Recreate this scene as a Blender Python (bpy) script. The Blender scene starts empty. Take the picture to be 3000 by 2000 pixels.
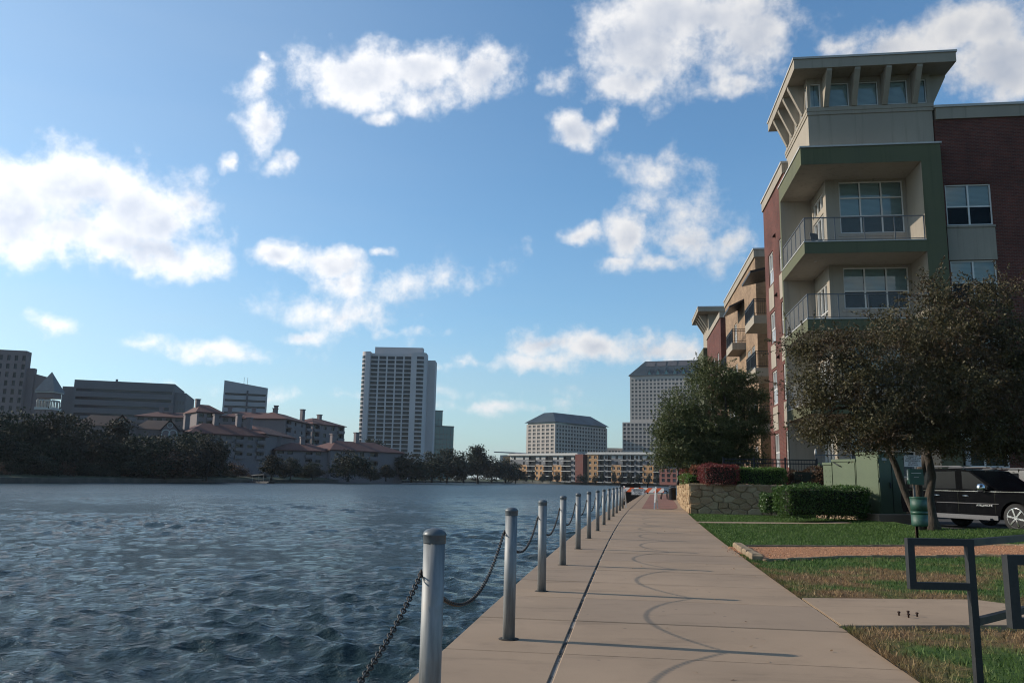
import bpy, bmesh, math, random
import numpy as np
from mathutils import Matrix, Vector
random.seed(7); RNG = np.random.default_rng(7)
SC = bpy.context.scene
COL = SC.collection

# ------------------------------------------------------------------ camera
F_PX, CAM_H, PITCH, ROLL = 2380.0, 1.3, math.atan(404.0 / 2380.0), 0.0195
_fw = Vector((0, math.cos(PITCH), math.sin(PITCH)))
_up0 = Vector((0, -math.sin(PITCH), math.cos(PITCH)))
_rt = Vector((1, 0, 0)) * math.cos(ROLL) + _up0 * math.sin(ROLL)
_up = _up0 * math.cos(ROLL) - Vector((1, 0, 0)) * math.sin(ROLL)
cam_d = bpy.data.cameras.new('camera')
cam = bpy.data.objects.new('camera', cam_d); COL.objects.link(cam)
cam_d.sensor_width = 36; cam_d.lens = F_PX / 3000 * 36
cam_d.clip_start = 0.05; cam_d.clip_end = 6000
cam.matrix_world = Matrix(((_rt.x, _up.x, -_fw.x, 0), (_rt.y, _up.y, -_fw.y, 0), (_rt.z, _up.z, -_fw.z, CAM_H), (0, 0, 0, 1)))
SC.camera = cam
SC.cycles.filter_width = 1.1

# ------------------------------------------------------------------ light
SUN_AZ, SUN_EL = math.atan2(-0.98, 0.20), math.radians(25.3)      # azimuth from +Y towards +X
SUN_DIR = Vector((math.sin(SUN_AZ) * math.cos(SUN_EL), math.cos(SUN_AZ) * math.cos(SUN_EL), math.sin(SUN_EL)))
sun_d = bpy.data.lights.new('sun', 'SUN'); sun_d.energy = 4.6; sun_d.angle = math.radians(0.53); sun_d.color = (1.0, 0.89, 0.76)
sun = bpy.data.objects.new('sun', sun_d); COL.objects.link(sun)
sun.rotation_euler = SUN_DIR.to_track_quat('Z', 'Y').to_euler(); sun.location = (-60, 10, 60)

SC.view_settings.view_transform = 'Standard'; SC.view_settings.look = 'None'
SC.view_settings.gamma = 1.0; SC.view_settings.use_curve_mapping = False
SC.view_settings.exposure = 0.2
SKY_STRENGTH = 0.15; CLOUD_LO, CLOUD_HI = 0.70, 1.20
CLOUDS = [(-0.52, 0.262, 0.085, 0.038, 0.12, 1.1), (-0.47, 0.255, 0.07, 0.035, 0.0, 1.0), (-0.516, 0.303, 0.09, 0.046, 0.17, 1.2), (-0.571, 0.27, 0.062, 0.058, 0.18, 1.2), (-0.443, 0.282, 0.081, 0.048, -0.04, 1.2), (-0.421, 0.246, 0.072, 0.029, -0.06, 1.1), (-0.393, 0.304, 0.037, 0.029, 0.13, 0.9), (-0.563, 0.235, 0.024, 0.018, 0.16, 0.8),
 (-0.203, 0.474, 0.09, 0.034, 0.08, 1.2), (-0.131, 0.488, 0.069, 0.029, 0.06, 1.1), (-0.045, 0.483, 0.058, 0.03, 0.37, 1.0), (-0.112, 0.455, 0.063, 0.016, 0.05, 0.7), (-0.178, 0.428, 0.018, 0.011, 0.08, 0.7),
 (-0.33, 0.449, 0.026, 0.016, 0.67, 0.65), (-0.321, 0.4, 0.02, 0.032, -0.04, 0.8), (-0.29, 0.367, 0.022, 0.012, 0.29, 0.75), (-0.356, 0.358, 0.007, 0.007, 0.14, 0.6), (-0.325, 0.475, 0.006, 0.006, 0.15, 0.5),
 (-0.29, 0.258, 0.032, 0.018, 0.09, 1.0), (-0.225, 0.253, 0.056, 0.022, -0.11, 1.0), (-0.165, 0.272, 0.014, 0.008, 0.06, 0.7), (-0.211, 0.231, 0.037, 0.017, 0.06, 0.8),
 (-0.103, 0.237, 0.077, 0.021, 0.35, 0.45), (-0.214, 0.193, 0.08, 0.025, -0.05, 0.55), (-0.258, 0.159, 0.031, 0.008, 0.06, 0.6), (-0.346, 0.141, 0.069, 0.011, -0.02, 0.55), (-0.422, 0.148, 0.019, 0.008, 0.08, 0.5), (-0.16, 0.176, 0.07, 0.008, -0.03, 0.4),
 (0.167, 0.512, 0.083, 0.057, -0.07, 1.3), (0.201, 0.542, 0.072, 0.04, -0.09, 1.2), (0.299, 0.51, 0.06, 0.047, -0.13, 1.0), (0.256, 0.537, 0.107, 0.031, -0.12, 1.0), (0.144, 0.472, 0.067, 0.023, -0.06, 1.0), (0.284, 0.465, 0.028, 0.015, -0.1, 0.8), (0.056, 0.477, 0.022, 0.015, -0.01, 0.6),
 (0.079, 0.42, 0.041, 0.023, -0.02, 1.0), (0.107, 0.429, 0.022, 0.016, -0.03, 0.8),
 (0.176, 0.369, 0.051, 0.02, -0.23, 0.5), (0.224, 0.321, 0.068, 0.032, -0.41, 0.5), (0.138, 0.295, 0.026, 0.032, -0.02, 0.8), (0.091, 0.301, 0.026, 0.016, -0.01, 0.9), (0.218, 0.288, 0.055, 0.027, -0.22, 0.85), (0.271, 0.285, 0.031, 0.018, 0.11, 0.8), (0.129, 0.264, 0.021, 0.011, -0.02, 0.7), (0.186, 0.266, 0.032, 0.01, -0.03, 0.55),
 (0.454, 0.476, 0.065, 0.022, 0.07, 0.8), (0.532, 0.484, 0.064, 0.025, 0.12, 1.0), (0.579, 0.434, 0.068, 0.046, -0.24, 1.2), (0.416, 0.487, 0.034, 0.012, 0.18, 0.6), (0.57, 0.475, 0.046, 0.025, -0.25, 1.0),
 (0.043, 0.168, 0.049, 0.018, 0.15, 0.95), (0.105, 0.163, 0.048, 0.018, 0.09, 0.95), (0.169, 0.158, 0.063, 0.016, -0.01, 0.75), (0.03, 0.147, 0.059, 0.014, 0.01, 0.6), (0.216, 0.152, 0.071, 0.017, -0.02, 0.5),
 (-0.512, 0.157, 0.03, 0.011, 0.11, 0.55), (-0.046, 0.142, 0.065, 0.006, 0.02, 0.35), (-0.167, 0.099, 0.138, 0.007, 0.03, 0.3), (-0.023, 0.087, 0.086, 0.006, 0.02, 0.3)]

def build_world():
    w = bpy.data.worlds.new('World'); SC.world = w; w.use_nodes = True
    nt = w.node_tree; nt.nodes.clear(); N = nt.nodes.new; L = nt.links.new
    def math_(op, a, b=None, c=None, clamp=False):
        n = N('ShaderNodeMath'); n.operation = op; n.use_clamp = clamp
        for i, v in enumerate((a, b, c)):
            if v is None: continue
            if isinstance(v, (int, float)): n.inputs[i].default_value = v
            else: L(v, n.inputs[i])
        return n.outputs[0]
    sky = N('ShaderNodeTexSky'); sky.sky_type = 'NISHITA'; sky.sun_disc = False
    sky.sun_elevation = SUN_EL; sky.sun_rotation = SUN_AZ; sky.air_density = 1.0; sky.dust_density = 0.9; sky.ozone_density = 4.6
    tint = N('ShaderNodeMix'); tint.data_type = 'RGBA'; tint.blend_type = 'MULTIPLY'; tint.inputs[0].default_value = 1.0; L(sky.outputs[0], tint.inputs[6]); tint.inputs[7].default_value = (0.84, 1.05, 1.04, 1)
    tc = N('ShaderNodeTexCoord'); d = tc.outputs['Generated']
    sep = N('ShaderNodeSeparateXYZ'); L(d, sep.inputs[0])
    az = math_('ARCTAN2', sep.outputs[0], sep.outputs[1])
    el = math_('ARCSINE', sep.outputs[2])
    nz = N('ShaderNodeTexNoise'); nz.inputs['Scale'].default_value = 20; nz.inputs['Detail'].default_value = 9; nz.inputs['Roughness'].default_value = 0.62
    L(d, nz.inputs['Vector'])
    # side away from the sun and the thick middle are greyer: offset sample of the same noise towards the sun
    off = N('ShaderNodeVectorMath'); off.operation = 'ADD'; L(d, off.inputs[0]); off.inputs[1].default_value = (-0.010, 0.0, 0.022)
    n2 = N('ShaderNodeTexNoise'); n2.inputs['Scale'].default_value = 20; n2.inputs['Detail'].default_value = 3; n2.inputs['Roughness'].default_value = 0.5
    L(off.outputs[0], n2.inputs['Vector'])
    emb = math_('SUBTRACT', nz.outputs['Fac'], n2.outputs['Fac'])
    nv = N('ShaderNodeVectorMath'); nv.operation = 'DOT_PRODUCT'; L(d, nv.inputs[0]); nv.inputs[1].default_value = SUN_DIR
    toward = N('ShaderNodeMapRange'); toward.inputs['From Min'].default_value = 0.0; toward.inputs['From Max'].default_value = 0.85
    toward.inputs['To Min'].default_value = CLOUD_LO; toward.inputs['To Max'].default_value = CLOUD_HI; L(nv.outputs['Value'], toward.inputs['Value'])
    gain = math_('DIVIDE', toward.outputs[0], SKY_STRENGTH)
    # thin high veil thickening towards the horizon, all round
    vz = N('ShaderNodeTexNoise'); vz.inputs['Scale'].default_value = 1.0; vz.inputs['Detail'].default_value = 5
    vm = N('ShaderNodeMapping'); vm.inputs['Scale'].default_value = (2.5, 2.5, 14); L(d, vm.inputs[0]); L(vm.outputs[0], vz.inputs['Vector'])
    lowv = math_('POWER', 2.718, math_('MULTIPLY', math_('MAXIMUM', el, 0.0), -7.5))
    glow = N('ShaderNodeMapRange'); glow.interpolation_type = 'SMOOTHSTEP'; glow.inputs['From Min'].default_value = 0.15; glow.inputs['From Max'].default_value = 1.0; glow.inputs['To Max'].default_value = 0.26; L(nv.outputs['Value'], glow.inputs['Value'])
    veil = math_('ADD', math_('MULTIPLY', lowv, math_('MULTIPLY_ADD', vz.outputs['Fac'], 0.9, 0.12)), math_('MULTIPLY', glow.outputs['Result'], math_('MULTIPLY_ADD', vz.outputs['Fac'], 0.6, 0.6)), clamp=True)
    vc = N('ShaderNodeVectorMath'); vc.operation = 'SCALE'; vc.inputs[0].default_value = (0.86, 0.95, 1.0); L(math_('MULTIPLY', gain, 0.66), vc.inputs['Scale'])
    bmix = N('ShaderNodeMix'); bmix.data_type = 'RGBA'; L(veil, bmix.inputs[0]); L(tint.outputs[2], bmix.inputs[6]); L(vc.outputs[0], bmix.inputs[7]); base = bmix.outputs[2]
    def shade_bg(best, soft):
        dens = math_('ADD', best, math_('MULTIPLY_ADD', nz.outputs['Fac'], 2.2, -1.10))
        mr = N('ShaderNodeMapRange'); mr.interpolation_type = 'SMOOTHSTEP'; mr.inputs['From Min'].default_value = -0.14; mr.inputs['From Max'].default_value = soft
        mr.inputs['To Max'].default_value = 0.95; L(dens, mr.inputs['Value'])
        thick = N('ShaderNodeMapRange'); thick.interpolation_type = 'SMOOTHSTEP'; thick.inputs['From Min'].default_value = 0.30; thick.inputs['From Max'].default_value = 1.1; L(math_('MULTIPLY_ADD', dens, 0.25, math_('MULTIPLY', best, 0.75)), thick.inputs['Value'])
        shade = math_('MULTIPLY_ADD', emb, -1.9, math_('MULTIPLY', thick.outputs['Result'], 0.8), clamp=True)
        cm = N('ShaderNodeMix'); cm.data_type = 'RGBA'; L(shade, cm.inputs[0])
        cm.inputs[6].default_value = (0.97, 0.965, 0.97, 1); cm.inputs[7].default_value = (0.59, 0.64, 0.74, 1)
        sc_ = N('ShaderNodeVectorMath'); sc_.operation = 'SCALE'; L(cm.outputs[2], sc_.inputs[0]); L(gain, sc_.inputs['Scale'])
        mx = N('ShaderNodeMix'); mx.data_type = 'RGBA'; L(mr.outputs['Result'], mx.inputs[0]); L(base, mx.inputs[6]); L(sc_.outputs[0], mx.inputs[7])
        bg = N('ShaderNodeBackground'); bg.inputs['Strength'].default_value = SKY_STRENGTH; L(mx.outputs[2], bg.inputs[0]); return bg.outputs[0]
    # clouds of the same sort for the rest of the sky
    gz = N('ShaderNodeTexNoise'); gz.inputs['Scale'].default_value = 3.2; gz.inputs['Detail'].default_value = 2; L(d, gz.inputs['Vector'])
    gen = math_('MINIMUM', math_('MULTIPLY_ADD', gz.outputs['Fac'], 5.0, -3.25), 1.0)
    low = math_('MULTIPLY_ADD', el, 8.0, -0.6, clamp=True)
    gen = math_('MULTIPLY_ADD', math_('SUBTRACT', low, 1.0), 2.0, gen)
    out = shade_bg(gen, 0.5)
    # where the photograph looks: its own clouds, in bands of azimuth so that each ray weighs only a few
    def band(a0, a1, prev):
        wz = N('ShaderNodeTexNoise'); wz.inputs['Scale'].default_value = 26; wz.inputs['Detail'].default_value = 3; L(d, wz.inputs['Vector'])
        wsep = N('ShaderNodeSeparateXYZ'); L(wz.outputs['Color'], wsep.inputs[0])
        azw = math_('MULTIPLY_ADD', math_('SUBTRACT', wsep.outputs[0], 0.5), 0.05, az)
        elw = math_('MULTIPLY_ADD', math_('SUBTRACT', wsep.outputs[1], 0.5), 0.035, el)
        comb = N('ShaderNodeCombineXYZ'); L(azw, comb.inputs[0]); L(elw, comb.inputs[1])
        best = None
        for (a, e, ra, re, rot, amp) in CLOUDS:
            r = max(ra, re) * 2.3 + 0.04
            if a + r < a0 or a - r > a1: continue
            mp = N('ShaderNodeMapping'); mp.vector_type = 'TEXTURE'
            mp.inputs['Location'].default_value = (a, e, 0); mp.inputs['Rotation'].default_value = (0, 0, rot)
            mp.inputs['Scale'].default_value = (ra * 1.15, re * 1.15, 1); L(comb.outputs[0], mp.inputs['Vector'])
            ln = N('ShaderNodeVectorMath'); ln.operation = 'LENGTH'; L(mp.outputs[0], ln.inputs[0])
            v = math_('MULTIPLY_ADD', ln.outputs['Value'], -amp, amp)
            best = v if best is None else math_('SMOOTH_MAX', best, v, 0.1)
        best = math_('MAXIMUM', best, -1.2)
        inside = math_('MULTIPLY', math_('MULTIPLY', math_('GREATER_THAN', az, a0), math_('LESS_THAN', az, a1)), math_('MULTIPLY', math_('GREATER_THAN', el, 0.0), math_('LESS_THAN', el, 0.62)))
        ms = N('ShaderNodeMixShader'); L(inside, ms.inputs[0]); L(prev, ms.inputs[1]); L(shade_bg(best, 0.74), ms.inputs[2]); return ms.outputs[0]
    edges = (-0.66, -0.36, -0.18, 0.0, 0.12, 0.24, 0.40, 0.66)
    for a0, a1 in zip(edges[:-1], edges[1:]): out = band(a0, a1, out)
    o = N('ShaderNodeOutputWorld'); L(out, o.inputs[0])
    w.cycles.sampling_method = 'MANUAL'; w.cycles.sample_map_resolution = 512
build_world()

# ------------------------------------------------------------------ helpers
def ray(px, py): return _fw * F_PX + _rt * (px - 1500) + _up * (1000 - py)
def at(px, py, Y):                        # where the sight line through a photo pixel reaches distance Y
    d = ray(px, py); return Vector((0, 0, CAM_H)) + d * (Y / d.y)
def atz(px, py, z):
    d = ray(px, py); return Vector((0, 0, CAM_H)) + d * ((z - CAM_H) / d.z)

def tag(o, label=None, cat=None, group=None, kind=None):
    if label: o['label'] = label
    if cat: o['category'] = cat
    if group: o['group'] = group
    if kind: o['kind'] = kind
    return o
def empty(name, loc=(0, 0, 0), rz=0.0, parent=None):
    o = bpy.data.objects.new(name, None); COL.objects.link(o); o.location = loc; o.rotation_euler = (0, 0, rz); o.parent = parent
    o.empty_display_size = 0.2
    return o
def link(name, me, parent=None, loc=None):
    o = bpy.data.objects.new(name, me); COL.objects.link(o); o.parent = parent
    if loc is not None: o.location = loc
    return o
def np_mesh(name, V, Fq, mats, smooth=False):
    """mesh from arrays; Fq (n,4) or (n,3)"""
    me = bpy.data.meshes.new(name); V = np.asarray(V, np.float32); Fq = np.asarray(Fq, np.int32)
    k = Fq.shape[1]; me.vertices.add(len(V)); me.vertices.foreach_set('co', V.ravel())
    me.loops.add(Fq.size); me.loops.foreach_set('vertex_index', Fq.ravel())
    me.polygons.add(len(Fq)); me.polygons.foreach_set('loop_start', np.arange(0, Fq.size, k, dtype=np.int32))
    me.polygons.foreach_set('use_smooth', np.full(len(Fq), smooth, dtype=bool))
    for m in (mats if isinstance(mats, (list, tuple)) else [mats]): me.materials.append(m)
    me.update(calc_edges=True); return me

class MB:
    def __init__(s): s.v = []; s.f = []; s.m = []; s.s = []
    def quad(s, pts, m=0, smooth=False):
        b = len(s.v); s.v += [tuple(p) for p in pts]; s.f.append(tuple(range(b, b + len(pts)))); s.m.append(m); s.s.append(smooth)
    def box(s, x0, x1, y0, y1, z0, z1, m=0, bev=0.0):
        if bev <= 0:
            b = len(s.v)
            s.v += [(x0, y0, z0), (x1, y0, z0), (x1, y1, z0), (x0, y1, z0), (x0, y0, z1), (x1, y0, z1), (x1, y1, z1), (x0, y1, z1)]
            for f in ((0, 3, 2, 1), (4, 5, 6, 7), (0, 1, 5, 4), (1, 2, 6, 5), (2, 3, 7, 6), (3, 0, 4, 7)):
                s.f.append(tuple(b + i for i in f)); s.m.append(m); s.s.append(False)
        else:
            s.poly_slab([(x0, y0), (x1, y0), (x1, y1), (x0, y1)], z0, z1, m, bev)
        return s
    def obox(s, c, ax, ay, az, m=0):      # centre and three half axes
        c, ax, ay, az = map(Vector, (c, ax, ay, az)); b = len(s.v)
        for k in (-1, 1):
            for i, j in ((-1, -1), (1, -1), (1, 1), (-1, 1)): s.v.append(tuple(c + ax * i + ay * j + az * k))
        for f in ((0, 3, 2, 1), (4, 5, 6, 7), (0, 1, 5, 4), (1, 2, 6, 5), (2, 3, 7, 6), (3, 0, 4, 7)):
            s.f.append(tuple(b + i for i in f)); s.m.append(m); s.s.append(False)
        return s
    def poly_slab(s, pts, z0, z1, m=0, bev=0.0):   # prism over a convex CCW plan polygon with a chamfered top
        n = len(pts); b = len(s.v); cx = sum(p[0] for p in pts) / n; cy = sum(p[1] for p in pts) / n
        rings = [(z0, 0.0), (z1 - bev, 0.0)] + ([(z1, bev)] if bev > 0 else [])
        for z, ins in rings:
            for p in pts:
                d = math.hypot(p[0] - cx, p[1] - cy) or 1; k = max(0.0, 1 - ins * 1.4 / d)
                s.v.append((cx + (p[0] - cx) * k, cy + (p[1] - cy) * k, z))
        for r in range(len(rings) - 1):
            for i in range(n):
                j = (i + 1) % n; s.f.append((b + r * n + i, b + r * n + j, b + (r + 1) * n + j, b + (r + 1) * n + i)); s.m.append(m); s.s.append(False)
        s.f.append(tuple(b + (len(rings) - 1) * n + i for i in range(n))); s.m.append(m); s.s.append(False)
        s.f.append(tuple(b + i for i in reversed(range(n)))); s.m.append(m); s.s.append(False)
        return s
    def prism(s, pts, a0, a1, tf, m=0):   # 2-D outline pts swept from a0 to a1; tf(p,q,a) -> xyz
        n = len(pts); b = len(s.v)
        for a in (a0, a1): s.v += [tuple(tf(p, q, a)) for p, q in pts]
        for i in range(n):
            j = (i + 1) % n; s.f.append((b + i, b + j, b + n + j, b + n + i)); s.m.append(m); s.s.append(False)
        s.f.append(tuple(b + i for i in reversed(range(n)))); s.m.append(m); s.s.append(False)
        s.f.append(tuple(b + n + i for i in range(n))); s.m.append(m); s.s.append(False)
        return s
    def tube(s, pts, rad, n=8, m=0, cap=True):
        pts = [Vector(p) for p in pts]; rad = rad if isinstance(rad, (list, tuple)) else [rad] * len(pts); b = len(s.v); prev = None
        for i, p in enumerate(pts):
            d = (pts[min(i + 1, len(pts) - 1)] - pts[max(i - 1, 0)]).normalized()
            if prev is None:
                a = Vector((1, 0, 0)) if abs(d.x) < 0.8 else Vector((0, 1, 0)); e1 = d.cross(a).normalized()
            else: e1 = (prev - d * prev.dot(d)).normalized()
            prev = e1; e2 = d.cross(e1)
            for k in range(n):
                t = 2 * math.pi * k / n; s.v.append(tuple(p + (e1 * math.cos(t) + e2 * math.sin(t)) * rad[i]))
        for i in range(len(pts) - 1):
            for k in range(n):
                k2 = (k + 1) % n; s.f.append((b + i * n + k, b + i * n + k2, b + (i + 1) * n + k2, b + (i + 1) * n + k)); s.m.append(m); s.s.append(True)
        if cap:
            s.f.append(tuple(b + k for k in reversed(range(n)))); s.m.append(m); s.s.append(False)
            e = b + (len(pts) - 1) * n; s.f.append(tuple(e + k for k in range(n))); s.m.append(m); s.s.append(False)
        return s
    def lathe(s, prof, n=24, c=(0, 0), m=0, smooth=True):   # prof [(r,z)...]
        b = len(s.v)
        for r, z in prof:
            for k in range(n): t = 2 * math.pi * k / n; s.v.append((c[0] + r * math.cos(t), c[1] + r * math.sin(t), z))
        for i in range(len(prof) - 1):
            for k in range(n):
                k2 = (k + 1) % n; s.f.append((b + i * n + k, b + i * n + k2, b + (i + 1) * n + k2, b + (i + 1) * n + k)); s.m.append(m); s.s.append(smooth)
        s.f.append(tuple(b + k for k in reversed(range(n)))); s.m.append(m); s.s.append(False)
        e = b + (len(prof) - 1) * n; s.f.append(tuple(e + k for k in range(n))); s.m.append(m); s.s.append(False)
        return s
    def wall(s, a0, a1, z0, z1, holes, depth, tf, m=0, mr=None):
        """facade with real openings; tf(a, d, z): along, inwards, up"""
        xs = sorted({a0, a1} | {h[0] for h in holes} | {h[1] for h in holes}); zs = sorted({z0, z1} | {h[2] for h in holes} | {h[3] for h in holes})
        xs = [x for x in xs if a0 <= x <= a1]; zs = [z for z in zs if z0 <= z <= z1]
        for i in range(len(xs) - 1):
            xm = (xs[i] + xs[i + 1]) / 2; run = None
            for j in range(len(zs) - 1):
                zm = (zs[j] + zs[j + 1]) / 2
                hole = any(h[0] < xm < h[1] and h[2] < zm < h[3] for h in holes)
                if not hole: run = (run[0], zs[j + 1]) if run else (zs[j], zs[j + 1])
                if (hole or j == len(zs) - 2) and run:
                    s.quad([tf(xs[i], 0, run[0]), tf(xs[i + 1], 0, run[0]), tf(xs[i + 1], 0, run[1]), tf(xs[i], 0, run[1])], m); run = None
        for h in holes:
            x0, x1, y0, y1 = h[:4]; k = m if mr is None else mr
            for A, B in (((x0, y0), (x1, y0)), ((x1, y0), (x1, y1)), ((x1, y1), (x0, y1)), ((x0, y1), (x0, y0))):
                s.quad([tf(A[0], 0, A[1]), tf(B[0], 0, B[1]), tf(B[0], depth, B[1]), tf(A[0], depth, A[1])], k)
        return s
    def mesh(s, name, mats):
        me = bpy.data.meshes.new(name); me.from_pydata(s.v, [], s.f)
        for m in (mats if isinstance(mats, (list, tuple)) else [mats]): me.materials.append(m)
        me.polygons.foreach_set('material_index', s.m); me.polygons.foreach_set('use_smooth', s.s); me.update(); return me
    def build(s, name, mats, parent=None, loc=None, **kw):
        o = link(name, s.mesh(name, mats), parent, loc)
        return tag(o, **kw) if kw else o

# ------------------------------------------------------------------ materials
MATS = {}
def new_mat(name):
    m = bpy.data.materials.new(name); m.use_nodes = True; nt = m.node_tree; b = nt.nodes['Principled BSDF']; MATS[name] = m
    return m, nt, b
def coords(nt, world=False, scale=None):
    if world: n = nt.nodes.new('ShaderNodeNewGeometry'); o = n.outputs['Position']
    else: n = nt.nodes.new('ShaderNodeTexCoord'); o = n.outputs['Object']
    if scale:
        mp = nt.nodes.new('ShaderNodeMapping'); mp.inputs['Scale'].default_value = scale; nt.links.new(o, mp.inputs[0]); o = mp.outputs[0]
    return o
def noise(nt, co, scale, detail=4, rough=0.55):
    n = nt.nodes.new('ShaderNodeTexNoise'); n.inputs['Scale'].default_value = scale; n.inputs['Detail'].default_value = detail; n.inputs['Roughness'].default_value = rough
    nt.links.new(co, n.inputs['Vector']); return n.outputs['Fac']
def ramp(nt, f, a, b, lo=0.0, hi=1.0):
    r = nt.nodes.new('ShaderNodeMapRange'); r.interpolation_type = 'SMOOTHSTEP'; r.inputs['From Min'].default_value = a; r.inputs['From Max'].default_value = b
    r.inputs['To Min'].default_value = lo; r.inputs['To Max'].default_value = hi; nt.links.new(f, r.inputs['Value']); return r.outputs['Result']
def mixc(nt, f, a, b, mode='MIX'):
    n = nt.nodes.new('ShaderNodeMix'); n.data_type = 'RGBA'; n.blend_type = mode
    for i, v in ((0, f), (6, a), (7, b)):
        if isinstance(v, (int, float)): n.inputs[i].default_value = v
        elif isinstance(v, tuple): n.inputs[i].default_value = (*v[:3], 1)
        else: nt.links.new(v, n.inputs[i])
    return n.outputs[2]
def bump(nt, b, h, strength, dist=0.01, prev=None):
    n = nt.nodes.new('ShaderNodeBump'); n.inputs['Strength'].default_value = strength; n.inputs['Distance'].default_value = dist
    nt.links.new(h, n.inputs['Height'])
    if prev is not None: nt.links.new(prev, n.inputs['Normal'])
    nt.links.new(n.outputs[0], b.inputs['Normal']); return n.outputs[0]
def M(name, col, rough=0.7, metal=0.0, var=0.15, vs=1.2, fine=0.08, fs=25, bmp=0.0, bs=60, bd=0.004, spec=0.4, stretch=None, world=False, streak=0.0):
    """plain painted / mineral surface: broad wear, fine grain, a little relief"""
    if name in MATS: return MATS[name]
    m, nt, b = new_mat(name); co = coords(nt, world, stretch)
    f = ramp(nt, noise(nt, co, vs, 5), 0.3, 0.75)
    c = mixc(nt, f, tuple(x * (1 - var) for x in col), tuple(min(1, x * (1 + var * 0.6)) for x in col))
    g = noise(nt, co, fs, 3)
    c = mixc(nt, ramp(nt, g, 0.35, 0.7, 0.0, 1.0), c, mixc(nt, 1.0, c, (1 - fine * 2.2,) * 3, 'MULTIPLY'))
    if streak > 0:
        sn = noise(nt, coords(nt, world, (2.2, 2.2, 0.10)), 1.6, 6, 0.65); c = mixc(nt, ramp(nt, sn, 0.50, 0.78, 0.0, streak), c, mixc(nt, 1.0, c, (0.45, 0.43, 0.40), 'MULTIPLY'))
    nt.links.new(c, b.inputs['Base Color']); b.inputs['Roughness'].default_value = rough; b.inputs['Metallic'].default_value = metal
    b.inputs['Specular IOR Level'].default_value = spec
    nt.links.new(ramp(nt, f, 0, 1, max(0.02, rough - 0.08), min(1, rough + 0.08)), b.inputs['Roughness'])
    if bmp > 0: bump(nt, b, noise(nt, co, bs, 4), bmp, bd)
    return m
def brick_mat(name, c1, c2, mortar, w=0.21, h=0.072, msize=0.010, bmp=0.5, big=0.35, floor=False):
    m, nt, b = new_mat(name); tc = nt.nodes.new('ShaderNodeTexCoord'); sp = nt.nodes.new('ShaderNodeSeparateXYZ'); nt.links.new(tc.outputs['Object'], sp.inputs[0])
    sn = nt.nodes.new('ShaderNodeSeparateXYZ'); nt.links.new(tc.outputs['Normal'], sn.inputs[0])
    ab = nt.nodes.new('ShaderNodeMath'); ab.operation = 'ABSOLUTE'; nt.links.new(sn.outputs[0], ab.inputs[0])
    gt = nt.nodes.new('ShaderNodeMath'); gt.operation = 'GREATER_THAN'; gt.inputs[1].default_value = 0.6; nt.links.new(ab.outputs[0], gt.inputs[0])
    mx = nt.nodes.new('ShaderNodeMix'); nt.links.new(gt.outputs[0], mx.inputs[0]); nt.links.new(sp.outputs[0], mx.inputs[2]); nt.links.new(sp.outputs[1], mx.inputs[3])
    cb = nt.nodes.new('ShaderNodeCombineXYZ'); nt.links.new(mx.outputs[0], cb.inputs[0]); nt.links.new(sp.outputs[1 if floor else 2], cb.inputs[1])
    br = nt.nodes.new('ShaderNodeTexBrick'); nt.links.new(cb.outputs[0], br.inputs['Vector']); br.inputs['Scale'].default_value = 1.0
    br.inputs['Brick Width'].default_value = w; br.inputs['Row Height'].default_value = h; br.inputs['Mortar Size'].default_value = msize; br.inputs['Mortar Smooth'].default_value = 0.3
    br.inputs['Color1'].default_value = (*c1, 1); br.inputs['Color2'].default_value = (*c2, 1); br.inputs['Mortar'].default_value = (*mortar, 1); br.inputs['Bias'].default_value = -0.1
    g = ramp(nt, noise(nt, tc.outputs['Object'], 0.6, 5), 0.3, 0.75)
    c = mixc(nt, g, mixc(nt, 1.0, br.outputs['Color'], (1 - big,) * 3, 'MULTIPLY'), br.outputs['Color'])
    nt.links.new(c, b.inputs['Base Color']); b.inputs['Roughness'].default_value = 0.85; b.inputs['Specular IOR Level'].default_value = 0.25
    inv = nt.nodes.new('ShaderNodeMath'); inv.operation = 'SUBTRACT'; inv.inputs[0].default_value = 1.0; nt.links.new(br.outputs['Fac'], inv.inputs[1])
    n1 = bump(nt, b, inv.outputs[0], bmp, 0.008); bump(nt, b, noise(nt, tc.outputs['Object'], 70, 3), 0.25, 0.003, n1)
    return m
def leaf_mat(name, c1, c2, c3=None, transl=0.35, world_patch=None, rough=0.55):
    m, nt, b = new_mat(name); g = nt.nodes.new('ShaderNodeNewGeometry')
    c = mixc(nt, g.outputs['Random Per Island'], c1, c2)
    if c3 is not None:
        f = noise(nt, g.outputs['Position'], world_patch or 0.8, 3); c = mixc(nt, ramp(nt, f, 0.45, 0.62), c, c3)
    nt.links.new(c, b.inputs['Base Color']); b.inputs['Roughness'].default_value = rough; b.inputs['Specular IOR Level'].default_value = 0.35
    t = nt.nodes.new('ShaderNodeBsdfTranslucent'); nt.links.new(c, t.inputs[0]); ms = nt.nodes.new('ShaderNodeMixShader'); ms.inputs[0].default_value = transl
    nt.links.new(b.outputs[0], ms.inputs[1]); nt.links.new(t.outputs[0], ms.inputs[2]); nt.links.new(ms.outputs[0], nt.nodes['Material Output'].inputs[0])
    return m
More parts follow.
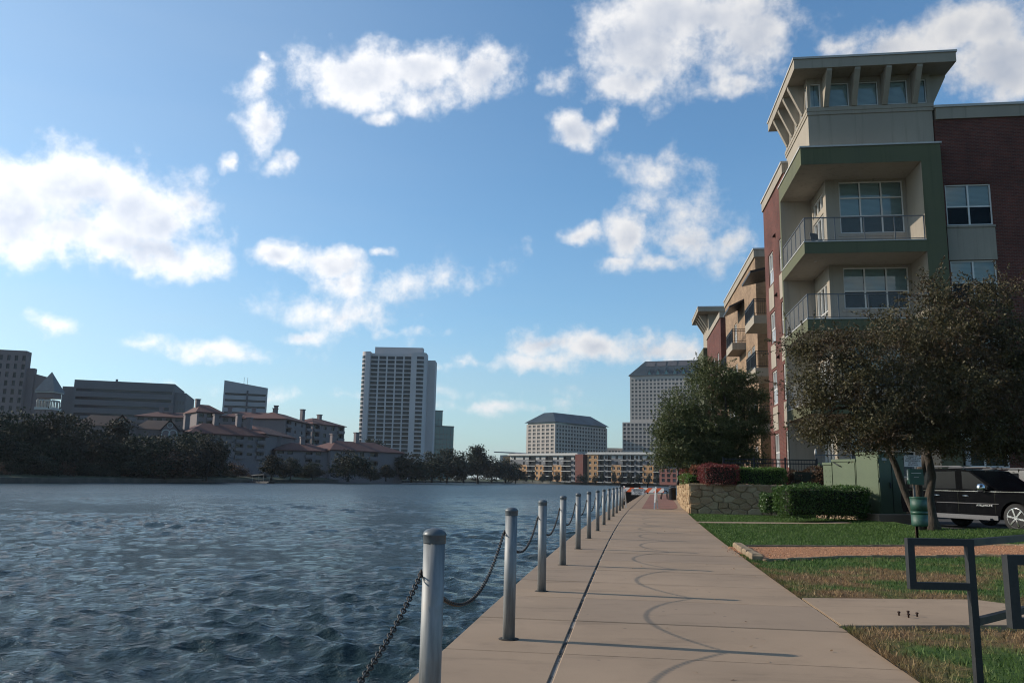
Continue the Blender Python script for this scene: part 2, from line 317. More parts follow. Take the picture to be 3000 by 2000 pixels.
def glass_mat(name, tint=(0.75, 0.82, 0.82), ior=1.5, rough=0.02, ripple=0.0):
    """thin pane: Fresnel mirror over a tinted see-through"""
    m, nt, b = new_mat(name); nt.nodes.remove(b)
    fr = nt.nodes.new('ShaderNodeFresnel'); fr.inputs[0].default_value = ior
    tr = nt.nodes.new('ShaderNodeBsdfTransparent'); tr.inputs[0].default_value = (*tint, 1)
    gl = nt.nodes.new('ShaderNodeBsdfGlossy'); gl.inputs['Roughness'].default_value = rough
    if ripple:
        bp = nt.nodes.new('ShaderNodeBump'); bp.inputs['Strength'].default_value = ripple; bp.inputs['Distance'].default_value = 0.02
        nt.links.new(noise(nt, coords(nt), 1.3, 1), bp.inputs['Height']); nt.links.new(bp.outputs[0], gl.inputs['Normal'])
    ms = nt.nodes.new('ShaderNodeMixShader'); nt.links.new(fr.outputs[0], ms.inputs[0]); nt.links.new(tr.outputs[0], ms.inputs[1]); nt.links.new(gl.outputs[0], ms.inputs[2])
    nt.links.new(ms.outputs[0], nt.nodes['Material Output'].inputs[0]); return m
def dark_glass(name, col=(0.02, 0.025, 0.03), rough=0.08, spec=0.5, var=0.5):
    m, nt, b = new_mat(name); oi = nt.nodes.new('ShaderNodeObjectInfo')
    c = mixc(nt, oi.outputs['Random'], tuple(x * (1 - var) for x in col), tuple(x * (1 + var) for x in col))
    nt.links.new(c, b.inputs['Base Color']); b.inputs['Roughness'].default_value = rough; b.inputs['Specular IOR Level'].default_value = spec
    bump(nt, b, noise(nt, coords(nt), 0.8, 1), 0.06, 0.05); return m

concrete = None
def concrete_mat(name, col, joint_dirt=True):
    m, nt, b = new_mat(name); co = coords(nt, True)
    big = noise(nt, co, 0.5, 5, 0.6); mid = noise(nt, co, 2.3, 6, 0.65); fine = noise(nt, co, 90, 4, 0.7)
    c = mixc(nt, ramp(nt, big, 0.3, 0.72), tuple(x * 0.84 for x in col), tuple(x * 1.08 for x in col))
    c = mixc(nt, ramp(nt, mid, 0.52, 0.78, 0, 0.5), c, (col[0] * 0.62, col[1] * 0.6, col[2] * 0.58))
    c = mixc(nt, ramp(nt, fine, 0.5, 0.75, 0, 0.45), c, tuple(x * 0.6 for x in col))
    oi = nt.nodes.new('ShaderNodeObjectInfo')
    c = mixc(nt, ramp(nt, oi.outputs['Random'], 0, 1, 0.0, 0.5), c, (col[0] * 0.70, col[1] * 0.73, col[2] * 0.8)); st = noise(nt, coords(nt, True, (0.6, 2.2, 1)), 0.9, 7, 0.7); c = mixc(nt, ramp(nt, st, 0.52, 0.70, 0, 0.7), c, tuple(x * 0.55 for x in col)); lt = noise(nt, co, 1.7, 6, 0.7); c = mixc(nt, ramp(nt, lt, 0.6, 0.75, 0, 0.35), c, tuple(min(1, x * 1.35) for x in col))
    spots = nt.nodes.new('ShaderNodeTexVoronoi'); spots.inputs['Scale'].default_value = 3.1; nt.links.new(co, spots.inputs['Vector'])
    c = mixc(nt, ramp(nt, spots.outputs['Distance'], 0.03, 0.07, 0.55, 0.0), c, (0.08, 0.06, 0.05))
    nt.links.new(c, b.inputs['Base Color']); b.inputs['Roughness'].default_value = 0.82; b.inputs['Specular IOR Level'].default_value = 0.3
    n1 = bump(nt, b, fine, 0.35, 0.002); bump(nt, b, mid, 0.3, 0.008, n1); return m

# ------------------------------------------------------------------ plan of the quay
WATER_Z = -0.9
_pf = lambda pts: np.polyfit([p[0] for p in pts], [p[1] for p in pts], 2)
_E = _pf([(5.51, -.61), (7.8, -.30), (9.63, -.05), (13.47, .51), (18.32, 1.24), (26.44, 2.61), (35.39, 4.18), (46, 6.05)])
_S = _pf([(5.59, .33), (7.17, .50), (13.85, 1.46), (23.19, 2.99), (34, 4.83), (45.9, 6.89)])
_R = _pf([(5.78, 2.84), (7.98, 3.14), (10.88, 3.54), (18.25, 4.76), (25, 5.9), (32.49, 7.18), (42.26, 8.95)])
def _ext(c, Y, s):
    return np.polyval(c, Y) if Y < 46 else np.polyval(c, 46) + s * (Y - 46)
xe = lambda Y: float(_ext(_E, Y, 0.185)); xs_ = lambda Y: float(_ext(_S, Y, 0.180)); xr = lambda Y: float(_ext(_R, Y, 0.185))
def sstep(a, b, x):
    t = np.clip((x - a) / (b - a), 0, 1); return t * t * (3 - 2 * t)
_ZY = np.linspace(-8, 46, 200); _ZX = np.array([xr(v) for v in _ZY])
def zlv(x, y):
    d = x - np.interp(y, _ZY, _ZX); return 0.012 + 0.19 * sstep(3.0, 9.0, d) + 0.012 * np.sin(x * 1.3 + y) * sstep(2, 5, d)
_zlv0 = zlv
def zlv(x, y):
    d = x - np.interp(y, _ZY, _ZX); return _zlv0(x, y) - 0.07 * sstep(-.05, .12, 2.75 - d) * sstep(7.75, 8.0, y) * sstep(-.15, .1, 9.95 - y)
def zl(x, y): return float(zlv(x, y))
def atlawn(px, py, dz=0.0):
    z = 0.1
    for _ in range(8):
        p = atz(px, py, z + dz); z = zl(p.x, p.y)
    return Vector((p.x, p.y, z))
BA = math.radians(7.9225)                                # heading of quay and buildings
BU = Vector((math.sin(BA), math.cos(BA), 0)); BV = Vector((math.cos(BA), -math.sin(BA), 0)); BC = Vector((13.71, 37.0, 0))
def bpt(s, t, z=0.0): return BC + BV * s + BU * t + Vector((0, 0, z))

# ---- materials of the setting
m_conc = concrete_mat('pale concrete', (0.295, 0.21, 0.139))
m_dirt = M('dark joint dirt', (0.03, 0.026, 0.022), 0.95, var=0.4, vs=9, bmp=0.6, bs=80)
m_quay = M('quay wall concrete', (0.20, 0.17, 0.14), 0.9, var=0.4, vs=1.5, bmp=0.5, bs=20)
m_asph = M('asphalt', (0.05, 0.05, 0.052), 0.9, var=0.25, vs=0.8, fine=0.2, fs=120, bmp=0.6, bs=150)
m_terr = M('far ground', (0.06, 0.07, 0.035), 0.95, var=0.4, vs=0.05, fine=0.2, fs=2)
def grass_ground():
    m, nt, b = new_mat('lawn soil and thatch'); co = coords(nt, True)
    patch = noise(nt, co, 0.62, 4, 0.6); sp = nt.nodes.new('ShaderNodeSeparateXYZ'); nt.links.new(co, sp.inputs[0])
    far = ramp(nt, sp.outputs[1], 13.0, 18.5, 0.0, -0.34)
    ad = nt.nodes.new('ShaderNodeMath'); ad.operation = 'ADD'; nt.links.new(patch, ad.inputs[0]); nt.links.new(far, ad.inputs[1])
    f = ramp(nt, ad.outputs[0], 0.44, 0.60)
    fine = noise(nt, co, 45, 4, 0.7)
    g = mixc(nt, fine, (0.022, 0.045, 0.010), (0.075, 0.125, 0.03)); d = mixc(nt, fine, (0.08, 0.045, 0.024), (0.22, 0.14, 0.07))
    nt.links.new(mixc(nt, f, g, d), b.inputs['Base Color']); b.inputs['Roughness'].default_value = 0.95; b.inputs['Specular IOR Level'].default_value = 0.15
    bump(nt, b, fine, 0.9, 0.02); return m
def blade_mat():
    m, nt, b = new_mat('grass blades'); gm = nt.nodes.new('ShaderNodeNewGeometry'); co = gm.outputs['Position']
    patch = noise(nt, co, 0.62, 4, 0.6); sp = nt.nodes.new('ShaderNodeSeparateXYZ'); nt.links.new(co, sp.inputs[0])
    far = ramp(nt, sp.outputs[1], 13.0, 18.5, 0.0, -0.34)
    ad = nt.nodes.new('ShaderNodeMath'); ad.operation = 'ADD'; nt.links.new(patch, ad.inputs[0]); nt.links.new(far, ad.inputs[1])
    f = ramp(nt, ad.outputs[0], 0.42, 0.60); r = gm.outputs['Random Per Island']
    g = mixc(nt, r, (0.025, 0.055, 0.012), (0.095, 0.16, 0.035)); d = mixc(nt, r, (0.12, 0.072, 0.036), (0.32, 0.21, 0.105))
    c = mixc(nt, f, g, d); nt.links.new(c, b.inputs['Base Color']); b.inputs['Roughness'].default_value = 0.6; b.inputs['Specular IOR Level'].default_value = 0.25
    t = nt.nodes.new('ShaderNodeBsdfTranslucent'); nt.links.new(c, t.inputs[0]); ms = nt.nodes.new('ShaderNodeMixShader'); ms.inputs[0].default_value = 0.3
    nt.links.new(b.outputs[0], ms.inputs[1]); nt.links.new(t.outputs[0], ms.inputs[2]); nt.links.new(ms.outputs[0], nt.nodes['Material Output'].inputs[0]); return m
m_lawn = grass_ground(); m_blade = blade_mat()
def water_mat():
    m, nt, b = new_mat('lake water'); b.inputs['Base Color'].default_value = (0.014, 0.028, 0.031, 1); b.inputs['Roughness'].default_value = 0.08
    b.inputs['IOR'].default_value = 1.333; b.inputs['Specular IOR Level'].default_value = 0.29
    co = coords(nt, True, (0.75, 1.5, 1)); co2 = coords(nt, True, (1.0, 2.2, 1))
    n1 = bump(nt, b, noise(nt, co, 1.9, 3, 0.5), 1.0, 0.14); n2 = bump(nt, b, noise(nt, co, 6.5, 5, 0.62), 1.0, 0.06, n1); bump(nt, b, noise(nt, co2, 26, 3, 0.6), 0.7, 0.009, n2)
    ln = nt.nodes.new('ShaderNodeVectorMath'); ln.operation = 'LENGTH'; nt.links.new(coords(nt, True), ln.inputs[0])       # ripples too small to model farther out on the lake
    nt.links.new(ramp(nt, ln.outputs['Value'], 15, 140, 0.07, 0.34), b.inputs['Roughness'])
    return m
m_water = water_mat()

# ---- terrain and water
mb = MB(); mb.quad([(-4000, -800, -2.2), (4000, -800, -2.2), (4000, 5200, -2.2), (-4000, 5200, -2.2)]); mb.build('ground', m_terr, kind='structure')
def build_water():
    na, nr = 860, 900
    th = np.radians(np.linspace(-66, 30, na)); r = 2.0 * (640 / 2.0) ** (np.linspace(0, 1, nr) ** 0.93)
    R, T = np.meshgrid(r, th, indexing='ij'); X = R * np.sin(T) - 0.6; Y = R * np.cos(T) - 1.0
    dr = np.gradient(r)[:, None] + R * (th[1] - th[0]) * 0.4
    Z = np.zeros_like(X); DX = np.zeros_like(X); DY = np.zeros_like(X)
    g = np.random.default_rng(11)
    for k in range(74):
        lam = 0.22 * (3.0 / 0.22) ** (k / 73.0) * g.uniform(0.9, 1.1)
        ang = math.radians(-112) + g.normal() * (0.42 if lam > 0.8 else 0.65)
        kx, ky = math.cos(ang) * 2 * math.pi / lam, math.sin(ang) * 2 * math.pi / lam
        amp = 0.0100 * lam ** 0.90 * math.exp(-(lam / 2.2) ** 4) * g.uniform(0.5, 1.4)
        fade = sstep(1.4, 3.2, lam / dr)
        ph = kx * X + ky * Y + g.uniform(0, 6.28); a = amp * fade
        Z += a * np.cos(ph); DX -= 0.8 * a * math.cos(ang) * np.sin(ph); DY -= 0.8 * a * math.sin(ang) * np.sin(ph)
    env = 0.75 + 0.5 * np.sin(X * 0.21 + Y * 0.13) * np.sin(Y * 0.17 - X * 0.09)
    V = np.stack([X + DX * env, Y + DY * env, WATER_Z + Z * env], -1).reshape(-1, 3)
    i = np.arange(nr - 1)[:, None] * na + np.arange(na - 1)[None, :]
    Fq = np.stack([i, i + 1, i + na + 1, i + na], -1).reshape(-1, 4)
    link('water', np_mesh('water', V, Fq, m_water, True))['kind'] = 'structure'
build_water()

# ---- far banks: real shore lines at their distances
LEFT_SHORE = [(-900, 70), (-500, 95), (-200, 118), (0, 135), (300, 165), (500, 188), (700, 215), (1000, 280), (1250, 360), (1420, 430), (1495, 465)]
def shore_pt(px, Y, z=0.0): p = at(px, 1410, Y); return Vector((p.x, p.y, z))
def bank(name, line, wall_h, mats, inland):
    mb = MB(); A = [Vector(p) for p in line]; n = len(A)
    prof = [(0.0, WATER_Z - 1.0), (0.0, WATER_Z + wall_h), (0.5, WATER_Z + wall_h + 0.02), (5.0, WATER_Z + wall_h + 0.7), (14, 0.7), (inland, 0.8)]
    rows = []
    for i in range(n):
        t = (A[min(i + 1, n - 1)] - A[max(i - 1, 0)]); t.z = 0; t.normalize(); nrm = Vector((-t.y, t.x, 0))
        rows.append([A[i] + nrm * d + Vector((0, 0, z - A[i].z)) for d, z in prof])
    for i in range(n - 1):
        for j in range(len(prof) - 1): mb.quad([rows[i][j], rows[i + 1][j], rows[i + 1][j + 1], rows[i][j + 1]], 0 if j < 2 else 1, j >= 2)
    return mb.build(name, mats, kind='structure')
m_bankwall = M('weathered bank wall', (0.09, 0.08, 0.065), 0.95, var=0.4, vs=0.4, bmp=0.4, bs=4)
m_bankgrass = M('bank grass', (0.055, 0.07, 0.03), 0.95, var=0.45, vs=0.12, fine=0.2, fs=3, bmp=0.5, bs=3, bd=0.1)
def dense(pts, step=12):
    out = []
    for a, b in zip(pts[:-1], pts[1:]):
        k = max(1, int((b - a).length / step)); out += [a + (b - a) * (i / k) for i in range(k)]
    return [p + Vector((math.sin(i * 1.7), math.cos(i * 2.3), 0)) * 0.5 for i, p in enumerate(out + [pts[-1]])]
bank('left_bank', dense([shore_pt(*q) for q in LEFT_SHORE] + [shore_pt(1500, 700)]), 0.95, [m_bankwall, m_bankgrass], 900)
m_farwall = M('pale far shore wall', (0.36, 0.30, 0.22), 0.9, var=0.35, vs=0.25, bmp=0.3, bs=3)
FAR_A, FAR_B = shore_pt(1440, 530), shore_pt(2300, 478)
bank('far_bank', dense([FAR_A + (FAR_A - FAR_B) * 0.12, FAR_A, FAR_B, FAR_B + (FAR_B - FAR_A) * 0.6]), 1.5, [m_farwall, m_bankgrass], 1500)

# ---- walkway slabs
def joint(Y, fx):
    x = fx(Y)
    for _ in range(4):
        yy = Y - 0.135 * (x - xs_(Y)); x = fx(yy)
    return x, yy
walk = empty('walkway', (0, 0, 0)); tag(walk, kind='structure')
JY = [-4.0 + 1.5 * k for k in range(31)]                # joints 5 ft apart, to the start of the brick paving
BRICK_Y = JY[-1]
for k in range(len(JY) - 1):
    for side in (0, 1):
        fa, fb = (xe, xs_) if side == 0 else (xs_, xr); g = 0.012
        la, lb = (0.0, -0.015) if side == 0 else (0.015, 0.0)
        p = [joint(JY[k] + g, lambda y: fa(y) + la), joint(JY[k] + g, lambda y: fb(y) + lb), joint(JY[k + 1] - g, lambda y: fb(y) + lb), joint(JY[k + 1] - g, lambda y: fa(y) + la)]
        c = (sum(q[0] for q in p) / 4, sum(q[1] for q in p) / 4); rz = random.uniform(-0.0025, 0.0025)
        MB().poly_slab([(q[0] - c[0], q[1] - c[1]) for q in p], -0.16, 0.0, 0, 0.007).build('slab', m_conc, walk, (c[0], c[1], rz))
mb = MB(); n = 60
for i in range(n):                                       # bed that shows in the joints
    a, b = -4 + i * (BRICK_Y + 4) / n, -4 + (i + 1) * (BRICK_Y + 4) / n
    mb.quad([(xe(a) + .02, a, -0.028), (xr(a) + .3, a, -0.028), (xr(b) + .3, b, -0.028), (xe(b) + .02, b, -0.028)])
mb.build('joint_bed', m_dirt, walk)
def filler_mat():
    m, nt, b = new_mat('crumbling joint filler'); co = coords(nt, True, (1, .45, 1)); f = noise(nt, co, 3.2, 6, .7); c = mixc(nt, ramp(nt, f, .46, .56), (0.022, 0.019, 0.016), (0.21, 0.185, 0.16)); nt.links.new(c, b.inputs['Base Color']); b.inputs['Roughness'].default_value = .95; bump(nt, b, f, .8, .02); return m
m_filler = filler_mat()
mb = MB()
for i in range(n):
    a, b = -4 + i * (BRICK_Y + 4) / n, -4 + (i + 1) * (BRICK_Y + 4) / n
    mb.quad([(xs_(a) - .0145, a, -0.011), (xs_(a) + .0145, a, -0.011), (xs_(b) + .0145, b, -0.011), (xs_(b) - .0145, b, -0.011)])
mb.build('joint_filler', m_filler, walk)
mb = MB(); n = 90
for i in range(n):                                       # quay face down into the water
    a, b = -4 + i * 104 / n, -4 + (i + 1) * 104 / n
    mb.quad([(xe(a) + .05, a, -0.15), (xe(b) + .05, b, -0.15), (xe(b) + .05, b, -2.1), (xe(a) + .05, a, -2.1)])
mb.build('quay_face', m_quay, walk)
# brick paved stretch beyond the barricade, with concrete margins
m_paver = brick_mat('paving brick', (0.24, 0.11, 0.085), (0.17, 0.08, 0.062), (0.16, 0.12, 0.095), 0.2, 0.1, 0.006, 0.2, 0.2, True)
def strip(name, fa, fb, y0, y1, z, m, n=24, parent=None):
    mb = MB()
    for i in range(n):
        a, b = y0 + (y1 - y0) * i / n, y0 + (y1 - y0) * (i + 1) / n
        mb.quad([(fa(a), a, z), (fb(a), a, z), (fb(b), b, z), (fa(b), b, z)])
    return mb.build(name, m, parent)
strip('margin', xe, lambda y: xr(y) + 0.4, BRICK_Y, 100, -0.004, m_conc, parent=walk)
pl = lambda y: xs_(y) + 0.55
pr = lambda y: xr(y) - 0.28 - 0.35 * math.exp(-(y - BRICK_Y) / 1.5)
mb = MB()
for i in range(30):
    a, b = BRICK_Y + 0.1 + i * 1.6, BRICK_Y + 0.1 + (i + 1) * 1.6
    mb.quad([(pl(a), a, 0.002), (pr(a), a, 0.002), (pr(b), b, 0.002), (pl(b), b, 0.002)])
brk = mb.build('brick_paving', m_paver, walk)
strip('expansion_joint', lambda y: xs_(y) - .02, lambda y: xs_(y) + .02, BRICK_Y, 98, 0.001, m_dirt, parent=walk)

# ---- lawn, parking and terrace
WALL_CORNER = Vector((7.80, 35.69, 0))
def build_lawn():
    V = []; idx = {}; Fq = []
    ys = np.concatenate([np.arange(-6, 24, 0.3), np.arange(24, 36.6, 0.5)]); ss = np.concatenate([np.arange(0, 3, 0.2), np.arange(3, 12, 0.4), np.arange(12, 60, 3.0)])
    for j, y in enumerate(ys):
        for i, s in enumerate(ss):
            x = xr(y) + 0.012 + s; V.append((x, y, zl(x, y) if s > 0 else 0.004))
    n = len(ss)
    for j in range(len(ys) - 1):
        for i in range(n - 1):
            x, y = V[j * n + i][:2]
            if y > 23.6 and x > 12.6: continue
            Fq.append((j * n + i, j * n + i + 1, (j + 1) * n + i + 1, (j + 1) * n + i))
    link('lawn', np_mesh('lawn', V, Fq, m_lawn, True))['kind'] = 'structure'
    mb = MB(); mb.quad([(12.0, 23.2, 0.05), (70, 15.0, 0.05), (70, 60, 0.05), (12.0, 36.0, 0.05)]); mb.build('parking_lot', m_asph, kind='structure')
build_lawn()
# gravel bed crossing the lawn
GB = [(4.54, 17.19), (6.96, 17.79), (8.69, 18.26), (10.32, 18.01), (12.2, 16.6), (14, 15.4)]
GF = [(4.16, 14.30), (4.75, 14.35), (5.77, 15.01), (6.52, 15.35), (7.32, 15.44), (8.98, 15.50), (11.2, 14.6), (13.2, 13.4)]
def resample(P, n):
    P = np.array(P, float); d = np.concatenate([[0], np.cumsum(np.hypot(*np.diff(P, axis=0).T))]); t = np.linspace(0, d[-1], n)
    return np.stack([np.interp(t, d, P[:, 0]), np.interp(t, d, P[:, 1])], -1)
gb, gf = resample(GB, 60), resample(GF, 60)
def in_gravel(x, y):
    yb = np.interp(x, gb[:, 0], gb[:, 1]); yf = np.interp(x, gf[:, 0], gf[:, 1]); return (x > 4.3) & (y < yb) & (y > yf) & (x < 14)
def gravel_mat():
    m, nt, b = new_mat('orange gravel'); co = coords(nt, True); vo = nt.nodes.new('ShaderNodeTexVoronoi'); vo.inputs['Scale'].default_value = 42; nt.links.new(co, vo.inputs['Vector'])
    hs = nt.nodes.new('ShaderNodeSeparateXYZ'); nt.links.new(vo.outputs['Color'], hs.inputs[0])
    c = mixc(nt, hs.outputs[0], (0.22, 0.085, 0.035), (0.46, 0.22, 0.10)); c = mixc(nt, ramp(nt, noise(nt, co, 1.2, 4), 0.5, 0.75, 0, 0.5), c, (0.2, 0.1, 0.05))
    nt.links.new(c, b.inputs['Base Color']); b.inputs['Roughness'].default_value = 0.9; bump(nt, b, vo.outputs['Distance'], 1.0, 0.02); return m
m_gravel = gravel_mat()
V = []; Fq = []
for i in range(60):
    for j in range(9):
        p = gb[i] * (1 - j / 8) + gf[i] * (j / 8); V.append((p[0], p[1], zl(p[0], p[1]) + 0.012))
for i in range(59):
    for j in range(8): Fq.append((i * 9 + j, (i + 1) * 9 + j, (i + 1) * 9 + j + 1, i * 9 + j + 1))
link('gravel_bed', np_mesh('gravel_bed', V, Fq, m_gravel))['kind'] = 'structure'
# loose pebbles
V = []; Fq = []
for _ in range(5200):
    i = RNG.integers(0, 60); t = RNG.random() ** 0.9; p = gb[i] * (1 - t) + gf[i] * t + RNG.normal(0, .08, 2); r = RNG.uniform(0.006, 0.017); z = zl(p[0], p[1]) + 0.014; b0 = len(V)
    q = RNG.normal(0, 0.25, (6, 3)) * r
    for k, d in enumerate(((1, 0, 0), (-1, 0, 0), (0, 1, 0), (0, -1, 0), (0, 0, 1), (0, 0, -.6))): V.append((p[0] + d[0] * r + q[k, 0], p[1] + d[1] * r + q[k, 1], z + d[2] * r * .7 + q[k, 2]))
    for f in ((0, 2, 4), (2, 1, 4), (1, 3, 4), (3, 0, 4), (2, 0, 5), (1, 2, 5), (3, 1, 5), (0, 3, 5)): Fq.append([b0 + k for k in f])
o = link('gravel_pebbles', np_mesh('gravel_pebbles', V, Fq, leaf_mat('pebble', (0.2, 0.08, 0.035), (0.5, 0.26, 0.13), transl=0.0)))
tag(o, 'loose orange gravel strewn over the garden bed', 'gravel', kind='stuff')
# stone edging: blocks at the walkway end, curved lines along the bed
m_edge = M('edging stone', (0.25, 0.18, 0.11), 0.9, var=0.35, vs=6, bmp=0.7, bs=30, bd=0.01)
edg = empty('stone_edging', (4.3, 16, 0)); tag(edg, 'low stone edging curving round the orange gravel bed', 'edging')
def rock(dx, dy, dz, seed):
    g = random.Random(seed); mb = MB(); b = [(-1, -1), (1, -1), (1, 1), (-1, 1)]
    lv = [(-1, 1.0), (0.55, 1.0), (1.0, 0.8)]
    for z, k in lv:
        for p in b: mb.v.append((p[0] * dx * k * g.uniform(.88, 1.05), p[1] * dy * k * g.uniform(.88, 1.05), dz * (z if z < 1 else g.uniform(.85, 1.05))))
    for r in range(2):
        for i in range(4): j = (i + 1) % 4; mb.f.append((r * 4 + i, r * 4 + j, r * 4 + 4 + j, r * 4 + 4 + i)); mb.m.append(0); mb.s.append(False)
    mb.f.append((8, 9, 10, 11)); mb.m.append(0); mb.s.append(False); mb.f.append((3, 2, 1, 0)); mb.m.append(0); mb.s.append(False)
    return mb.mesh('edging_stone', m_edge)
blocks = [rock(0.09, 0.36, 0.075, i) for i in range(5)]; thin = [rock(0.26, 0.03, 0.03, 20 + i) for i in range(6)]
for i in range(4):
    y = 14.65 + i * 0.72; x = xr(y) + 0.13
    o = link('edging_stone', blocks[i % 5], edg, (x - 4.3, y - 16, 0.05)); o.rotation_euler.z = -0.16 + random.uniform(-.06, .06)
for arr in (gb, gf):
    P = resample(arr, 24)
    for i in range(1, 23):
        d = P[i + 1] - P[i]; o = link('edging_stone', thin[i % 6], edg, (P[i, 0] - 4.3, P[i, 1] - 16, zl(*P[i]) + 0.02)); o.rotation_euler.z = math.atan2(d[1], d[0]) + random.uniform(-.05, .05); o.scale = (1.05 + random.uniform(-.2, .2), 1, random.uniform(.7, 1.1))
# concrete pad with four anchor bolts beside the walkway
PAD = [(3.17, 8.01), (5.95, 8.35), (6.0, 9.35), (5.55, 10.02), (3.45, 9.86)]
pad = MB().poly_slab(PAD, -0.15, 0.003, 0, 0.003)
pad = pad.build('concrete_pad', m_conc); tag(pad, 'small concrete pad beside the walkway with four rusty bolts', 'pad', kind='thing')
m_rust = M('rusty steel', (0.06, 0.03, 0.02), 0.8, 0.3, var=0.5, vs=30)
for q in [(2633, 1785), (2660, 1783), (2686, 1788), (2661, 1791)]:
    p = atz(*q, 0.06); MB().lathe([(0.009, 0), (0.009, .03), (0.016, .03), (0.016, .042), (0.006, .046)], 8).build('anchor_bolt', m_rust, pad, (p.x, p.y, 0.0))
# thin service walk to the cabinets
mb = MB(); a, b = Vector((xr(27.0), 27.0, 0)), Vector((11.6, 28.0, 0))
for i in range(8):
    p, q = a + (b - a) * (i / 8), a + (b - a) * ((i + 1) / 8)
    mb.quad([(p.x, p.y, zl(p.x, p.y) + .02), (q.x, q.y, zl(q.x, q.y) + .02), (q.x, q.y + .9, zl(q.x, q.y + .9) + .02), (p.x, p.y + .9, zl(p.x, p.y + .9) + .02)])
o = mb.build('service_path', m_conc, kind='structure')
def build_grass():
    n = 190000; y = RNG.random(n) ** 1.3 * 31.5 + 3.2; s = RNG.random(n) ** 1.1 * 10.5 - .012; edge = RNG.random(n) < .05; s[edge] = RNG.uniform(-.03, .05, edge.sum())
    x = np.interp(y, _ZY, _ZX) + 0.014 + s
    pm = (x - np.interp(y, _ZY, _ZX) < 2.8) & (y > 7.97 + (x - 3.18) * .13) & (y < 9.9)
    keep = ~in_gravel(x, y) & ~pm & ~((y > 23.4) & (x > 12.6)) & ~((y > 26.95) & (y < 28.9) & (x < 11.6) & (np.abs(y - 27.45 - (x - 6.2) * .18) < .5)) & (y < 35.4 - (x - 7.8) * .14); x, y, s = x[keep], y[keep], s[keep]; n = len(x)
    z = zlv(x, y); h = RNG.uniform(0.02, 0.055, n) * (1 + .3 * (RNG.random(n) < .06)); wd = RNG.uniform(0.004, 0.009, n) * (1 + y / 12); t = RNG.uniform(0, 6.28, n)
    lean = RNG.normal(0, 0.022, (n, 2)); lean[s < .04, 0] -= .02; e = np.stack([np.cos(t), np.sin(t)], -1) * wd[:, None] * 0.5
    P = np.stack([x, y], -1); V = np.empty((n, 3, 3)); V[:, 0, :2] = P - e; V[:, 1, :2] = P + e; V[:, 2, :2] = P + lean; V[:, :2, 2] = np.maximum(z, .003)[:, None] - .003; V[:, 2, 2] = z + h
    o = link('grass', np_mesh('grass', V.reshape(-1, 3), np.arange(3 * n).reshape(-1, 3), m_blade)); tag(o, 'short patchy green and straw coloured lawn grass', 'grass', kind='stuff')
    # worn soil where the turf meets the walkway
    mb = MB(); k = 160
    for i in range(k):
        a, b = -4 + i * 39 / k, -4 + (i + 1) * 39 / k; wa, wb = .035 + .03 * math.sin(i * 1.7) ** 2, .035 + .03 * math.sin(i * 1.7 + 1.7) ** 2
        if 7.7 < a < 9.9: continue
        mb.quad([(xr(a) - .012, a, .0065), (xr(a) + wa, a, .018), (xr(b) + wb, b, .018), (xr(b) - .012, b, .0065)])
    mb.build('soil_edge', m_dirt, kind='structure')
    # dry leaves blown over lawn and paving
    n = 420; y = RNG.random(n) ** 1.1 * 26 + 4; s = RNG.normal(1.2, 1.9, n); x = np.interp(y, _ZY, _ZX) + s; z = np.where(s > 0, zlv(x, y) + .02, .006); z[s <= 0] += RNG.uniform(0, .006, (s <= 0).sum()); P = np.stack([x, y, z], -1); keep = s > -2.2; P = P[keep]; n = len(P)
    t = RNG.uniform(0, 6.28, n); L_ = np.stack([np.cos(t), np.sin(t), RNG.normal(0, .15, n)], -1) * RNG.uniform(.012, .026, n)[:, None]; W_ = np.stack([-np.sin(t), np.cos(t), RNG.normal(0, .3, n)], -1) * RNG.uniform(.006, .012, n)[:, None]
    V = np.stack([P - L_, P + W_, P + L_, P - W_], 1).reshape(-1, 3); V[:, 2] = np.maximum(V[:, 2], .003); o = link('fallen_leaves', np_mesh('fallen_leaves', V, np.arange(4 * n).reshape(-1, 4), leaf_mat('dry leaf', (0.10, 0.055, 0.025), (0.26, 0.17, 0.08), transl=.1))); tag(o, 'dry fallen leaves scattered over lawn and walkway edge', 'leaves', kind='stuff')
build_grass()
# ------------------------------------------------------------------ apartment building on the right
m_brick = brick_mat('red brick', (0.135, 0.036, 0.025), (0.078, 0.022, 0.018), (0.13, 0.092, 0.075))
m_tan = brick_mat('tan stone veneer', (0.31, 0.21, 0.13), (0.22, 0.145, 0.09), (0.25, 0.185, 0.135), 0.36, 0.16, 0.012, 0.6)
m_cream = M('cream stucco', (0.285, 0.25, 0.20), 0.9, streak=0.5, var=0.10, vs=0.5, fine=0.04, fs=40, bmp=0.35, bs=130, bd=0.003)
m_green = M('sage green stucco', (0.095, 0.100, 0.056), 0.9, streak=0.5, var=0.12, vs=0.5, fine=0.05, fs=40, bmp=0.35, bs=130, bd=0.003)
m_trim = M('pale coping metal', (0.42, 0.405, 0.38), 0.55, 0.0, var=0.12, vs=1.5)
m_wframe = M('white vinyl frame', (0.58, 0.565, 0.53), 0.5, var=0.06, fine=0.02)
m_blind = None
def blind_mat():
    m, nt, b = new_mat('horizontal blind'); co = coords(nt); w = nt.nodes.new('ShaderNodeTexWave'); w.wave_type = 'BANDS'; w.bands_direction = 'Z'; w.inputs['Scale'].default_value = 5.2; w.inputs['Distortion'].default_value = 0.0
    nt.links.new(co, w.inputs['Vector']); c = mixc(nt, ramp(nt, w.outputs['Fac'], 0.1, 0.6), (0.50, 0.53, 0.51), (0.70, 0.72, 0.70))
    nt.links.new(c, b.inputs['Base Color']); b.inputs['Roughness'].default_value = 0.7; bump(nt, b, w.outputs['Fac'], 0.5, 0.02); return m
